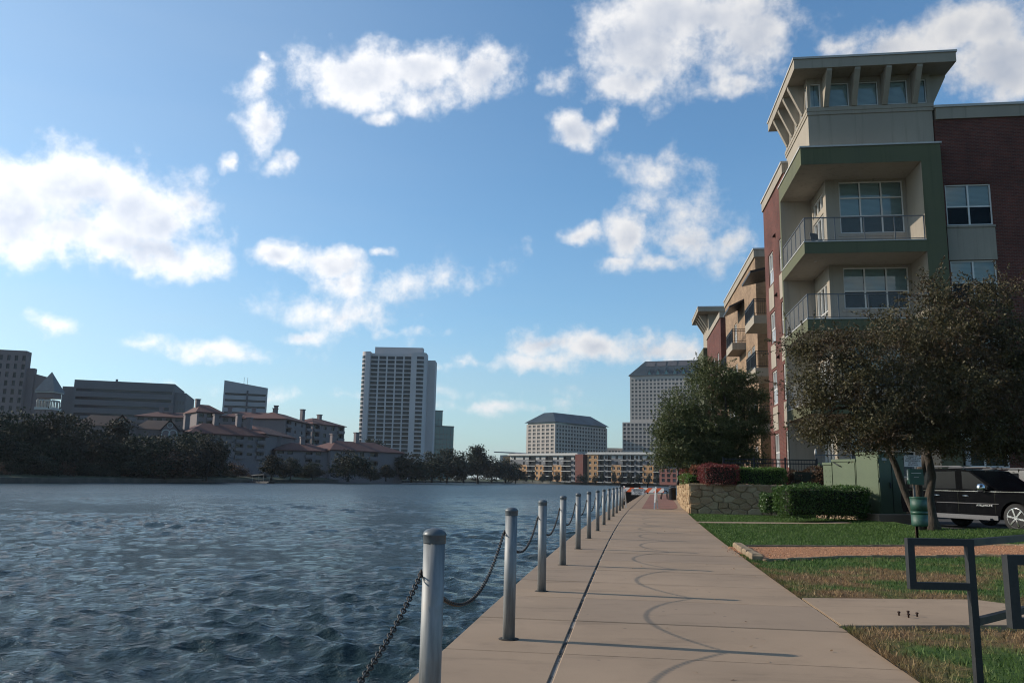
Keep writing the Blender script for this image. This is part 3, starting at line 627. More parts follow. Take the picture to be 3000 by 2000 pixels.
m_blind = blind_mat(); m_room = M('dim room behind glass', (0.03, 0.03, 0.03), 0.9)
m_screen = M('insect screen', (0.06, 0.07, 0.075), 0.6, spec=0.5, fine=0.1, fs=200)
m_pane = glass_mat('window pane', (0.74, 0.82, 0.80), 1.85, 0.015, 0.12)
m_blackm = M('black painted steel', (0.018, 0.018, 0.020), 0.45, 0.0, var=0.3, vs=8)
m_greym = M('grey galvanised rail', (0.12, 0.125, 0.13), 0.5, 0.3, var=0.2, vs=6)
def mesh_panel():
    m, nt, b = new_mat('woven wire infill'); b.inputs['Base Color'].default_value = (0.34, 0.34, 0.33, 1); b.inputs['Roughness'].default_value = 0.55; b.inputs['Metallic'].default_value = 0.3
    tr = nt.nodes.new('ShaderNodeBsdfTransparent'); ms = nt.nodes.new('ShaderNodeMixShader'); ms.inputs[0].default_value = 0.2
    nt.links.new(tr.outputs[0], ms.inputs[1]); nt.links.new(b.outputs[0], ms.inputs[2]); nt.links.new(ms.outputs[0], nt.nodes['Material Output'].inputs[0]); return m
m_wire = mesh_panel()
FRONT = lambda y0: (lambda a, d, z: (a, y0 + d, z))            # wall facing -y (towards the camera)
SIDE = lambda x0: (lambda a, d, z: (x0 + d, a, z))             # wall facing -x (towards the water)

def window(parent, tf, a0, a1, z0, z1, cols=2, rail=None, depth=0.10, transom=None, blind=1.0, name='window', fr=0.055):
    """one window: pane (the part), its frame and blind as sub-parts"""
    mb = MB(); mb.quad([tf(a0 + .01, depth + .005, z0 + .01), tf(a1 - .01, depth + .005, z0 + .01), tf(a1 - .01, depth + .005, z1 - .01), tf(a0 + .01, depth + .005, z1 - .01)])
    w = mb.build(name, m_pane, parent)
    def bar(mb, p, q, r, s, d0, d1):
        P = [tf(p, d0, r), tf(q, d0, r), tf(q, d0, s), tf(p, d0, s), tf(p, d1, r), tf(q, d1, r), tf(q, d1, s), tf(p, d1, s)]; b = len(mb.v); mb.v += P
        for f in ((0, 1, 2, 3), (4, 7, 6, 5), (0, 4, 5, 1), (1, 5, 6, 2), (2, 6, 7, 3), (3, 7, 4, 0)): mb.f.append(tuple(b + i for i in f)); mb.m.append(0); mb.s.append(False)
    mf = MB(); d0, d1 = depth - .045, depth + .03
    bar(mf, a0, a1, z0, z0 + fr, d0, d1); bar(mf, a0, a1, z1 - fr, z1, d0, d1); bar(mf, a0, a0 + fr, z0 + fr, z1 - fr, d0, d1); bar(mf, a1 - fr, a1, z0 + fr, z1 - fr, d0, d1)
    cw = (a1 - a0) / cols
    for k in range(1, cols): bar(mf, a0 + cw * k - fr * .6, a0 + cw * k + fr * .6, z0 + fr, z1 - fr, d0 + .002, d1 - .002)
    rails = ([rail] if rail else []) + ([transom] if transom else [])
    for r in rails:
        for k in range(cols): bar(mf, a0 + cw * k + fr * (.6 if k else 1), a0 + cw * (k + 1) - fr * (.6 if k < cols - 1 else 1), r - fr * .55, r + fr * .55, d0 + .004, d1 - .004)
    mf.build('frame', m_wframe, w)
    if blind > 0:
        for k in range(cols):
            zb = z1 - (z1 - z0 - .1) * min(1.0, blind); mbb = MB()
            mbb.quad([tf(a0 + cw * k + .05, depth + .075, zb), tf(a0 + cw * (k + 1) - .05, depth + .075, zb), tf(a0 + cw * (k + 1) - .05, depth + .075, z1 - .03), tf(a0 + cw * k + .05, depth + .075, z1 - .03)])
            mbb.build('blind', m_blind, w)
    if rail:
        ms_ = MB()
        for k in range(cols):
            ms_.quad([tf(a0 + cw * k + .05, depth - .012, z0 + .05), tf(a0 + cw * (k + 1) - .05, depth - .012, z0 + .05), tf(a0 + cw * (k + 1) - .05, depth - .012, rail - .02), tf(a0 + cw * k + .05, depth - .012, rail - .02)])
        ms_.build('insect_screen', m_screen_t, w)
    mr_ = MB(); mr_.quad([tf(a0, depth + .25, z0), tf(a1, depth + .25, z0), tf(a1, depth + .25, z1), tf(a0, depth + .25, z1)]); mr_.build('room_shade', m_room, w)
    return w
m_screen_t = glass_mat('dark insect screen', (0.33, 0.36, 0.37), 1.15, 0.4)

B = empty('apartment_building', BC, -BA)
tag(B, 'red brick, tan stone and green stucco apartment building with corner balcony tower', 'building')
# ---- corner tower: green frame, recessed cream walls
G = MB(); G.box(0, 6.34, 0, 5.6, 16.45, 17.30); G.box(5.45, 6.34, 0.001, 2.6, 1.2, 16.449); G.box(0.002, 1.6, 5.301, 5.6, 1.2, 16.449)
G.build('green_frame', m_green, B)
MB().box(-.05, 6.40, -.05, 5.66, 17.30, 17.38).build('coping', m_trim, B)
for z0, z1 in ((12.05, 12.60), (8.37, 8.90), (4.52, 5.07)):
    bal = MB().box(0, 5.449, 0, 5.30, z0, z1).build('balcony', m_green, B)
    MB().box(-.025, 5.448, -.025, 5.29, z1, z1 + .05).build('slab_edge', m_trim, bal)
    sf = MB(); sf.quad([(.002, .002, z0 - .004), (5.448, .002, z0 - .004), (5.448, 5.298, z0 - .004), (.002, 5.298, z0 - .004)]); sf.build('soffit', m_cream, bal)
    rl = MB(); zt = z1 + 1.17
    for a in (0.05, 1.42, 2.75, 4.1, 5.40): rl.box(a - .022, a + .022, .03, .074, z1 + .05, zt)
    for a in (1.05, 2.1, 3.15, 4.2, 5.22): rl.box(.03, .074, a - .022, a + .022, z1 + .05, zt)
    rl.box(.02, 5.44, .024, .08, zt, zt + .045); rl.box(.024, .08, .081, 5.25, zt + .001, zt + .046); rl.box(.07, 5.38, .04, .065, z1 + .10, z1 + .13); rl.box(.04, .065, .09, 5.2, z1 + .10, z1 + .13)
    rl.build('railing', m_greym, bal)
    for a0, a1 in ((.08, 1.39), (1.45, 2.72), (2.78, 4.07), (4.13, 5.37)):
        q = MB(); q.quad([(a0, .052, z1 + .13), (a1, .052, z1 + .13), (a1, .052, zt - .02), (a0, .052, zt - .02)]); q.build('railing_panel', m_wire, bal)
    for a0, a1 in ((.10, 1.02), (1.08, 2.07), (2.13, 3.12), (3.18, 4.17), (4.23, 5.19)):
        q = MB(); q.quad([(.052, a0, z1 + .13), (.052, a1, z1 + .13), (.052, a1, zt - .02), (.052, a0, zt - .02)]); q.build('railing_panel', m_wire, bal)
    lp = MB(); lp.lathe([(.0, 0), (.075, .0), (.075, -.012), (.05, -.014)], 12, (0.8, 1.4)); lp.build('downlight', m_trim, bal, (0, 0, z0 - .006))
sf = MB(); sf.quad([(.002, .002, 16.446), (5.448, .002, 16.446), (5.448, 5.3, 16.446), (.002, 5.3, 16.446)]); sf.build('soffit', m_cream, B)
HF = [(2.25, 5.28, 13.66, 16.33), (2.26, 5.30, 9.84, 11.90), (2.26, 5.30, 5.98, 8.05), (2.2, 5.1, 1.75, 4.15)]
HS = [(2.75, 5.0, 12.66, 14.95), (2.75, 5.0, 15.25, 16.05), (2.75, 5.0, 8.96, 11.3), (2.75, 5.0, 5.13, 7.5), (2.75, 4.9, 1.35, 4.0)]
W = MB(); W.wall(1.6, 5.45, 1.2, 16.446, HF, 0.12, FRONT(2.2)); W.wall(2.2, 5.6, 1.2, 16.446, HS, 0.12, SIDE(1.6)); W.quad([(.002, 5.297, 1.2), (1.6, 5.297, 1.2), (1.6, 5.297, 16.446), (.002, 5.297, 16.446)])
W.quad([(5.446, .01, 1.2), (5.446, 2.2, 1.2), (5.446, 2.2, 16.446), (5.446, .01, 16.446)])
W.build('recess_wall', m_cream, B)
for h in HF: MB().box(h[0] - .12, h[1] + .12, 2.165, 2.199, h[2] - .16, h[2] - .02).build('sill', m_cream, B)
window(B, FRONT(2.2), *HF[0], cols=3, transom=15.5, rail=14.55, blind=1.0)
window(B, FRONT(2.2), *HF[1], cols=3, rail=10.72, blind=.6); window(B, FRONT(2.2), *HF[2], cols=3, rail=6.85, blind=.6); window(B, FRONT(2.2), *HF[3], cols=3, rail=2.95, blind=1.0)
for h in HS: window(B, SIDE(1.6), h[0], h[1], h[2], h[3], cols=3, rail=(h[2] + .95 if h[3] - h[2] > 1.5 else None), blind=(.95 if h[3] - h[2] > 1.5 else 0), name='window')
# ---- cream lantern storey with sloping brackets and wide roof
x0, x1, y0, y1 = .55, 6.30, .55, 5.95
fx = [(.12, .63), (.97, 1.97), (2.33, 3.33), (3.69, 4.69), (5.08, 5.56)]; HC = [(x0 + a, x0 + b, 19.62, 20.85) for a, b in fx]; HL = [(y0 + a * .94, y0 + b * .94, 19.62, 20.85) for a, b in fx]
W = MB(); W.wall(x0, x1, 17.38, 21.15, HC, .1, FRONT(y0)); W.wall(y0, y1, 17.38, 21.15, HL, .1, SIDE(x0)); W.quad([(x1, y0, 17.38), (x1, y1, 17.38), (x1, y1, 21.15), (x1, y0, 21.15)]); W.quad([(x0, y1, 17.38), (x1, y1, 17.38), (x1, y1, 21.15), (x0, y1, 21.15)])
W.build('lantern_wall', m_cream, B)
MB().box(x0 - .07, x1 + .07, y0 - .07, y1 + .07, 19.38, 19.56).build('moulding', m_cream, B); MB().box(x0 - .045, x1 + .045, y0 - .045, y1 + .045, 19.20, 19.379).build('moulding', m_cream, B)
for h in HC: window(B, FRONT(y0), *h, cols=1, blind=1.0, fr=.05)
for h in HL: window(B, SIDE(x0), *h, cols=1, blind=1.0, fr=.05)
roof = MB().box(-.25, 7.12, -.55, 6.7, 21.12, 21.60).build('roof', m_cream, B); MB().box(-.30, 7.17, -.60, 6.75, 21.60, 21.70).build('roof_edge', m_trim, roof)
for a in (.85, 2.15, 3.58, 4.96):
    MB().prism([(0, 19.57), (0, 21.119), (-1.05, 21.119), (-1.05, 21.0), (-.12, 19.57)], x0 + a - .12, x0 + a + .12, lambda p, q, s: (s, y0 + p - .002, q)).build('bracket', m_cream, B)
    MB().prism([(0, 19.57), (0, 21.119), (-.75, 21.119), (-.75, 21.0), (-.12, 19.57)], y0 + a * .94 - .12, y0 + a * .94 + .12, lambda p, q, s: (x0 + p - .002, s, q)).build('bracket', m_cream, B)
MB().prism([(0, 19.57), (0, 21.119), (.78, 21.119), (.78, 21.0), (.12, 19.57)], y0 + .2, y0 + .44, lambda p, q, s: (x1 + p + .002, s, q)).build('bracket', m_cream, B)
# ---- brick wing facing the camera, right of the tower
HB = [(6.60, 8.62, 13.42, 15.42), (6.60, 8.60, 9.78, 11.72), (6.58, 8.58, 6.1, 8.05), (6.48, 8.48, 2.25, 4.2)]
HB += [(a + 4.6, b + 4.6, c, d) for a, b, c, d in HB]
W = MB(); W.wall(6.34, 18.0, 0, 18.70, HB, .12, FRONT(.5)); W.quad([(18, .5, 0), (18, 14, 0), (18, 14, 18.7), (18, .5, 18.7)]); W.quad([(6.34, .5, 0), (6.34, 6, 0), (6.34, 6, 18.7), (6.34, .5, 18.7)])
W.build('brick_wing', m_brick, B)
MB().box(6.42, 18.1, .42, 14.1, 18.70, 19.28).build('parapet', m_cream, B); MB().box(6.36, 18.16, .36, 14.16, 19.28, 19.40).build('parapet_cap', m_trim, B)
for i, h in enumerate(HB):
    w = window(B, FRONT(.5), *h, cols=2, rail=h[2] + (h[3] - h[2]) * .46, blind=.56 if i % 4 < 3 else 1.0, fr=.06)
    sd = MB(); n = int((h[1] - h[0] + .3) / .075)
    for k in range(n): sd.box(h[0] - .15 + k * .075 + .004, h[0] - .15 + (k + 1) * .075 - .004, .488, .499, h[3] + .03, h[3] + .24)
    sd.build('soldier_course', m_brick, B)
for k in (0, 4.6):
    MB().box(6.56 + k, 8.66 + k, .47, .499, 11.74, 13.30).build('spandrel_panel', m_cream, B); MB().box(6.54 + k, 8.68 + k, .43, .499, 13.301, 13.41).build('sill', m_cream, B)
mv = MB().box(6.15, 6.38, .40, .499, 2.3, 2.95).build('wall_vent', m_trim, B, (-.35 + .8, 0, 0))
# ---- brick bay on the water side
HW = [(a, b, c, d) for (a, b) in ((6.35, 7.75), (9.65, 11.1)) for (c, d) in ((13.08, 15.0), (9.55, 11.36), (5.9, 7.88), (2.25, 4.2))]
W = MB(); W.wall(5.6, 12.35, 0, 18.24, HW, .12, SIDE(.3)); W.quad([(.3, 5.62, 0), (3, 5.62, 0), (3, 5.62, 18.24), (.3, 5.62, 18.24)]); W.quad([(.3, 12.35, 0), (3, 12.35, 0), (3, 12.35, 18.24), (.3, 12.35, 18.24)]); W.build('brick_bay', m_brick, B)
MB().box(.22, 3.2, 5.7, 12.43, 18.24, 18.82).build('parapet', m_cream, B); MB().box(.16, 3.25, 5.66, 12.49, 18.82, 18.93).build('parapet_cap', m_trim, B)
for i, h in enumerate(HW):
    window(B, SIDE(.3), *h, cols=2, rail=h[2] + (h[3] - h[2]) * .45, blind=.5, fr=.06)
    if i % 4 < 3: MB().box(.27, .299, h[0] - .04, h[1] + .04, h[2] - 1.52 if i % 4 == 0 else h[2] - 1.5, h[2] - .12).build('spandrel_panel', m_cream, B)
for t, z in ((8.7, 15.5), (8.8, 12.0), (8.8, 8.4), (5.95, 8.4)):
    MB().prism([(0, 0), (0, .22), (-.16, .05), (-.16, 0)], t - .12, t + .12, lambda p, q, s, z=z: (.299 + p, s, z + q)).build('wall_lamp', m_rust, B)
# ---- recess with balconies, then the tan stone section
W = MB(); HR = [(a, a + 1.7, f + .05, f + 2.25) for a in (13.4, 17.0) for f in (12.3, 8.8, 5.2)]
W.wall(12.35, 21.0, 1.2, 17.6, HR, .12, SIDE(2.6)); W.box(2.6, 9, 12.36, 21.0, 17.6, 18.1); W.build('balcony_wall', m_cream, B)
for h in HR: window(B, SIDE(2.6), *h, cols=2, blind=.9)
HT = [(t, t + 1.5, f + .8, f + 2.6) for t in (22.3, 24.4, 31.6, 34.2, 36.4) for f in (12.3, 8.8, 5.2, 1.4)]
W = MB(); W.wall(21.0, 38.9, 0, 17.7, HT, .12, SIDE(1.1)); W.quad([(1.1, 21.0, 0), (9, 21.0, 0), (9, 21.0, 17.7), (1.1, 21.0, 17.7)]); W.quad([(1.1, 38.9, 0), (9, 38.9, 0), (9, 38.9, 17.7), (1.1, 38.9, 17.7)]); W.build('stone_section', m_tan, B)
MB().box(1.0, 9, 20.9, 39.0, 17.7, 18.25).build('parapet', m_cream, B); MB().box(.94, 9.05, 20.84, 39.06, 18.25, 18.36).build('parapet_cap', m_trim, B)
for h in HT: window(B, SIDE(1.1), *h, cols=2, rail=h[2] + .8, blind=.6)
def small_balcony(s0, s1, t0, t1, z):
    bal = MB().box(s0, s1, t0, t1, z - .55, z).build('balcony', m_cream, B); r = MB(); zt = z + 1.08
    for zz in (z + .1, z + .92, zt): r.box(s0 + .02, s0 + .06, t0 + .02, t1 - .02, zz, zz + .04); r.box(s0 + .061, s1, t0 + .02, t0 + .06, zz + .001, zz + .041)
    n = int((t1 - t0) / .13)
    for k in range(n + 1): t = t0 + .03 + k * (t1 - t0 - .06) / n; r.box(s0 + .03, s0 + .05, t - .01, t + .01, z + .1, zt)
    n = int((s1 - s0) / .13)
    for k in range(1, n): s = s0 + .05 + k * (s1 - s0 - .06) / n; r.box(s - .01, s + .01, t0 + .03, t0 + .05, z + .1, zt)
    for t in (t0 + .03, (t0 + t1) / 2, t1 - .07): r.box(s0 + .005, s0 + .07, t, t + .06, z - .25, zt + .03)
    r.build('railing', m_blackm, bal)
for z in (12.3, 8.8, 5.2): small_balcony(.05, 2.6, 15.7, 19.6, z); small_balcony(.05, 1.099, 26.6, 30.4, z)
for t in (15.6, 26.8):
    MB().prism([(2.6 if t < 20 else 1.1, 15.75), (2.6 if t < 20 else 1.1, 15.9), (-.1, 15.30), (-.1, 15.15)], t, t + 4.0, lambda p, q, s: (p - .002, s, q)).build('awning', m_blackm, B)
# ---- far end: brick section and a second, smaller roofed tower
HQ = [(t, t + 1.4, f + .8, f + 2.6) for t in (48, 52, 56) for f in (12.3, 8.8, 5.2)]
W = MB(); W.wall(46.0, 59.7, 0, 18.2, HQ, .12, SIDE(1.46)); W.quad([(1.46, 46, 0), (9, 46, 0), (9, 46, 18.2), (1.46, 46, 18.2)]); W.build('brick_bay', m_brick, B)
for h in HQ: window(B, SIDE(1.46), *h, cols=2, blind=.6)
W = MB(); W.wall(38.9, 46, 0, 16.8, [], .1, SIDE(2.4)); W.box(2.4, 9, 38.9, 46, 16.8, 17.4); W.build('stone_section', m_tan, B)
for z in (12.3, 8.8, 5.2): small_balcony(1.2, 2.4, 40.0, 44.2, z)
MB().box(1.36, 9, 45.9, 59.8, 18.2, 18.8).build('parapet', m_cream, B)
MB().box(1.5, 8, 58.2, 64.6, 17.3, 21.15).build('lantern_wall', m_cream, B); MB().box(1.0, 8, 59.8, 67.0, 0, 17.3).build('green_frame', m_green, B)
r2 = MB().box(.2, 9, 56.8, 65.6, 21.15, 21.62).build('roof', m_cream, B); MB().box(.15, 9.05, 56.75, 65.65, 21.62, 21.74).build('roof_edge', m_trim, r2)
for k in range(4): MB().prism([(0, 19.57), (0, 21.149), (-1.1, 21.149), (-.12, 19.57)], 58.8 + k * 1.5, 59.05 + k * 1.5, lambda p, q, s: (1.5 + p - .002, s, q)).build('bracket', m_cream, B)
for k in range(4):
    w = MB(); w.quad([(1.497, 59.2 + k * 1.5, 19.7), (1.497, 60.1 + k * 1.5, 19.7), (1.497, 60.1 + k * 1.5, 20.9), (1.497, 59.2 + k * 1.5, 20.9)]); w.build('window', m_screen, B)
# body of the building behind its facades
MB().box(3.0, 17.9, 6.0, 13.9, 0, 17.9).box(3.1, 20, 13.95, 70, 0, 16.9).build('building_core', m_cream, B)

# ---- terrace behind the rubble retaining wall
m_soil = M('planting soil', (0.05, 0.035, 0.022), 0.95, var=0.4, vs=2, bmp=0.7, bs=25)
SIDE_LINE = [(35.69, 7.80), (42.6, 8.97), (52, 10.75), (62.6, 12.78), (64.5, 13.3)]
def wall_x(Y): return float(np.interp(Y, [p[0] for p in SIDE_LINE], [p[1] for p in SIDE_LINE]))
mb = MB(); ys = np.linspace(35.75, 70, 30)
for a, b in zip(ys[:-1], ys[1:]):
    mb.quad([(wall_x(min(a, 64)) + .15, a, 1.2), (26, a - 2.5, 1.2), (26, b - 2.5, 1.2), (wall_x(min(b, 64)) + .15, b, 1.2)])
mb.quad([(7.95, 35.78, 1.2), (26, 33.25, 1.2), (26, 33.27, 1.2), (7.95, 35.80, 1.2)])
mb.build('terrace', m_soil, kind='structure')
mb = MB(); mb.quad([tuple(bpt(-4.2, -.9, 1.215)), tuple(bpt(8, -.9, 1.215)), tuple(bpt(8, 2.4, 1.215)), tuple(bpt(-4.2, 2.4, 1.215))]); mb.build('patio', m_conc, kind='structure')

# rubble wall: every stone its own piece, from Voronoi cells
m_stone = None
def stone_mat():
    m, nt, b = new_mat('rubble limestone'); oi = nt.nodes.new('ShaderNodeObjectInfo'); co = coords(nt, True)
    c = mixc(nt, oi.outputs['Random'], (0.22, 0.14, 0.07), (0.36, 0.27, 0.165)); c = mixc(nt, ramp(nt, noise(nt, co, 3.0, 5), 0.4, 0.7, 0, .7), c, (0.22, 0.12, 0.07))
    c = mixc(nt, ramp(nt, noise(nt, co, 30, 4), 0.4, 0.7, 0, .4), c, (0.40, 0.31, 0.2))
    nt.links.new(c, b.inputs['Base Color']); b.inputs['Roughness'].default_value = 0.95; b.inputs['Specular IOR Level'].default_value = .2
    n1 = bump(nt, b, noise(nt, co, 9, 6, .65), 0.9, 0.05); bump(nt, b, noise(nt, co, 50, 4), 0.5, .01, n1); return m
m_stone = stone_mat(); m_mortar = M('wall mortar', (0.20, 0.14, 0.09), 0.95, bmp=.6, bs=30, vs=4, var=.3)
def clip(poly, nx, ny, d):
    out = []
    for i in range(len(poly)):
        p, q = poly[i], poly[(i + 1) % len(poly)]; a = p[0] * nx + p[1] * ny - d; b = q[0] * nx + q[1] * ny - d
        if a <= 0: out.append(p)
        if (a < 0) != (b < 0): t = a / (a - b); out.append((p[0] + (q[0] - p[0]) * t, p[1] + (q[1] - p[1]) * t))
    return out
def rubble(parent, Lw, Hw, cw, ch, tf0, seed, sx=1.0):
    g = random.Random(seed); Lw *= sx; cw *= sx; tf = lambda a, d, z: tf0(a / sx, d, z)
    nx, ny = max(1, round(Lw / cw)), max(1, round(Hw / ch)); P = []
    for j in range(ny):
        for i in range(nx): P.append(((i + .5 + (j % 2) * .45 - .2 + g.uniform(-.32, .32)) * Lw / nx, (j + .5 + g.uniform(-.3, .3)) * Hw / ny))
    for k, p in enumerate(P):
        poly = [(0, 0), (Lw, 0), (Lw, Hw), (0, Hw)]
        for m_, q in enumerate(P):
            if m_ == k or abs(q[0] - p[0]) > 3 * cw or abs(q[1] - p[1]) > 3 * ch: continue
            dx, dy = q[0] - p[0], (q[1] - p[1]); mx, my = (p[0] + q[0]) / 2, (p[1] + q[1]) / 2; poly = clip(poly, dx, dy, dx * mx + dy * my)
            if len(poly) < 3: break
        if len(poly) < 3: continue
        cx, cy = sum(q[0] for q in poly) / len(poly), sum(q[1] for q in poly) / len(poly); mb = MB(); n = len(poly); pr = g.uniform(.02, .07)
        rings = []
        for ins, dep in ((.004, .05), (.007, -pr * .6), (.03, -pr)):
            rg = []
            for q in poly:
                d = math.hypot(q[0] - cx, q[1] - cy) or 1; kk = max(.3, 1 - ins / d * 1.2) ; rg.append((cx + (q[0] - cx) * kk + (g.uniform(-.008, .008) if dep < 0 else 0), cy + (q[1] - cy) * kk, dep + g.uniform(-.012, .012)))
            rings.append(rg)
        for rg in rings: mb.v += [tf(a, d, z) for a, z, d in rg]
        for r in range(2):
            for i in range(n): j = (i + 1) % n; mb.f.append((r * n + i, r * n + j, (r + 1) * n + j, (r + 1) * n + i)); mb.m.append(0); mb.s.append(False)
        mb.f.append(tuple(2 * n + i for i in range(n))); mb.m.append(0); mb.s.append(False)
        mb.build('stone', m_stone, parent)
RW = empty('retaining_wall', WALL_CORNER); tag(RW, 'rubble stone retaining wall with sunlit end beside the walkway', 'wall')
bvx, bvy = BV.x, BV.y
core = MB()
def corebox(p, q, th, z0, z1):
    d = (Vector(q) - Vector(p)); L_ = d.length; d.normalize(); nrm = Vector((-d.y, d.x, 0)); c = (Vector(p) + Vector(q)) / 2 + nrm * th / 2; core.obox((c.x, c.y, (z0 + z1) / 2), d * (L_ / 2), nrm * (th / 2), (0, 0, (z1 - z0) / 2))
corebox((.03, .03, 0), (9.5 * bvx + .03, 9.5 * bvy + .03, 0), .35, -.2, 1.19)
for a, b in zip(SIDE_LINE[:-1], SIDE_LINE[1:]):
    corebox((b[1] - 7.80 + .04, b[0] - 35.69, 0), (a[1] - 7.80 + .04, a[0] - 35.69 + .03, 0), .35, -.2, 1.18)
core.build('wall_core', m_mortar, RW)
rubble(RW, 9.4, 1.24, .50, .26, lambda a, d, z: (a * bvx - d * -bvy * 0 + d * BU.x, a * bvy + d * BU.y, z), 3, .55)
Ls = math.hypot(12.78 - 7.80, 62.6 - 35.69); du = Vector((12.78 - 7.80, 62.6 - 35.69, 0)).normalized(); dn = Vector((du.y, -du.x, 0))
def side_tf(a, d, z):
    Y = 35.69 + a * du.y; return (wall_x(Y) - 7.80 + d * dn.x, Y - 35.69 + d * dn.y, z)
rubble(RW, Ls, 1.26, .5, .2, side_tf, 5, .5)
for k in range(14):
    a = k * .68; rk = rock(.33, .19, .045, 50 + k); o = link('capstone', rk, RW, (a * bvx + .3 * bvx + .12 * BU.x, a * bvy + .3 * bvy + .12 * BU.y, 1.245)); rk.materials[0] = m_stone; o.rotation_euler.z = -BA
# ------------------------------------------------------------------ far buildings across the lake
g_dark = dark_glass('dark tower glass', (0.016, 0.018, 0.022), .15, .3, .75); g_pale = dark_glass('sun shaded glass', (0.085, 0.08, 0.075), 0.2, 0.4, 0.4); g_teal = dark_glass('teal curtain wall', (0.015, 0.075, 0.085), 0.06, 0.6, 0.3)
m_hotel = M('pale precast', (0.46, 0.425, 0.42), 0.85, var=0.08, vs=0.05, fine=0.03, fs=1.5)
m_office = M('beige granite grid', (0.38, 0.335, 0.295), 0.8, var=0.08, vs=0.05, fine=0.03, fs=1.5)
m_slate = M('dark standing seam roof', (0.035, 0.05, 0.058), 0.45, 0.2, var=0.2, vs=0.08, fine=0.15, fs=0.9)
m_gband = M('grey concrete band', (0.12, 0.117, 0.125), 0.8, var=0.1, vs=0.05, fine=0.04, fs=1); m_gbrown = M('rose brown precast', (0.20, 0.155, 0.15), 0.85, var=0.1, vs=0.06)
m_white2 = M('white stucco', (0.43, 0.43, 0.41), 0.85, var=0.08, vs=0.1); m_apgrey = M('grey siding', (0.15, 0.155, 0.165), 0.8, var=0.1, vs=0.1, fine=0.08, fs=3); m_aptan = M('orange tan brick', (0.40, 0.23, 0.11), 0.85, var=0.1, vs=0.2, fine=0.1, fs=4)
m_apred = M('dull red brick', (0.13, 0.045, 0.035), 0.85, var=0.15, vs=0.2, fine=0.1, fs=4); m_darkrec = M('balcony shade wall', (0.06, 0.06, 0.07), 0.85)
m_stuc = M('mauve grey stucco', (0.175, 0.146, 0.146), 0.88, var=0.12, vs=0.12, fine=0.05, fs=2)
m_roofb = M('brown shingle', (0.085, 0.055, 0.042), 0.9, var=0.2, vs=0.3, fine=0.12, fs=4)
def tile_mat():
    m, nt, b = new_mat('red clay roof tile'); co = coords(nt); w = nt.nodes.new('ShaderNodeTexWave'); w.bands_direction = 'X'; w.inputs['Scale'].default_value = 0.9; w.inputs['Distortion'].default_value = 0.3; nt.links.new(co, w.inputs['Vector'])
    c = mixc(nt, noise(nt, co, 0.5, 4), (0.066, 0.02, 0.017), (0.105, 0.036, 0.027)); c = mixc(nt, ramp(nt, w.outputs['Fac'], .2, .6, .5, 0), c, (0.07, 0.03, 0.025))
    nt.links.new(c, b.inputs['Base Color']); b.inputs['Roughness'].default_value = 0.85; bump(nt, b, w.outputs['Fac'], .6, .1); return m
m_tile = tile_mat()
def far_frame(name, pxl, Yl, pxr, Yr, pyref=1210):
    """Empty at the left foot of a facade whose x axis runs to the right foot; returns width too"""
    a, b = at(pxl, pyref, Yl), at(pxr, pyref, Yr); a.z = b.z = 0; d = b - a
    return empty(name, a, math.atan2(d.y, d.x)), d.length
def zof(px, py, Y): return at(px, py, Y).z
_shared = {}
def pane(parent, tf, a0, a1, z0, z1, depth, mat, name='window', fr=None):
    """far window, mesh shared between alike ones"""
    o0 = tf(0, 0, 0); o1 = tf(1, 0, 0); side = abs(o1[0] - o0[0]) < .5
    key = (round(a1 - a0, 2), round(z1 - z0, 2), side, mat.name, round(depth, 2))
    if key not in _shared:
        w, h = a1 - a0, z1 - z0; mb = MB()
        t2 = (lambda a, d, z: (d, a, z)) if side else (lambda a, d, z: (a, d, z))
        mb.quad([t2(0, depth, 0), t2(w, depth, 0), t2(w, depth, h), t2(0, depth, h)])
        _shared[key] = mb.mesh('window', mat)
    p = tf(a0, 0, z0); return link(name, _shared[key], parent, p)
def grid_holes(a0, z0, nx, nz, pw, ph, w, h): return [(a0 + i * pw, a0 + i * pw + w, z0 + j * ph, z0 + j * ph + h) for j in range(nz) for i in range(nx)]

# ---- tall rounded hotel
Y = 580; T, Wd = far_frame('hotel_tower', 1057, Y, 1248, Y, 1040); tag(T, 'tall pale slab tower with rounded corners and five window columns', 'tower')
zt = zof(1150, 1030, Y); k = Wd / 191.0; fp = (zof(1150, 1040, Y) - zof(1150, 1310, Y)) / 270 * 12.35 * 1.0
xa, xb, xc = 28 * k, 148 * k, Wd
zr = [zof(1150, 1042 + 12.35 * i, Y) for i in range(24)]
holes = []
for z in zr:
    for i in range(5): holes.append((xa + (1 + i * 24.7) * k, xa + (1 + i * 24.7 + 20.5) * k, z - 9.5 * k, z))
mb = MB(); mb.wall(xa, xb, 0, zt - 2.5, holes, 1.0, FRONT(2.0)); mb.quad([(xa, 2, zt - 2.5), (xb, 2, zt - 2.5), (xb, 2, zt - 1), (xa, 2, zt - 1)])
def arc(cx, cy, r, t0, t1, n): return [(cx + r * math.cos(t0 + (t1 - t0) * i / n), cy + r * math.sin(t0 + (t1 - t0) * i / n)) for i in range(n + 1)]
r = 4.2
planL = [(xa, 8), (xa, 0.5)] + arc(xa - 2.2, 4.7, r, -math.pi / 2, -math.pi, 6)[0:] + [(xa - 2.2 - r, 16), (xa, 16)]
planR = [(xb, 0.5)] + [(xb + 4, 0.5)] + arc(xc - r, 4.7, r, -math.pi / 2, 0, 6) + [(xc, 16), (xb, 16)]
def column(plan, z0, z1):
    for i in range(len(plan)):
        a, b = plan[i], plan[(i + 1) % len(plan)]; mb.quad([(a[0], a[1], z0), (b[0], b[1], z0), (b[0], b[1], z1), (a[0], a[1], z1)])
    mb.quad([(p[0], p[1], z1) for p in plan])
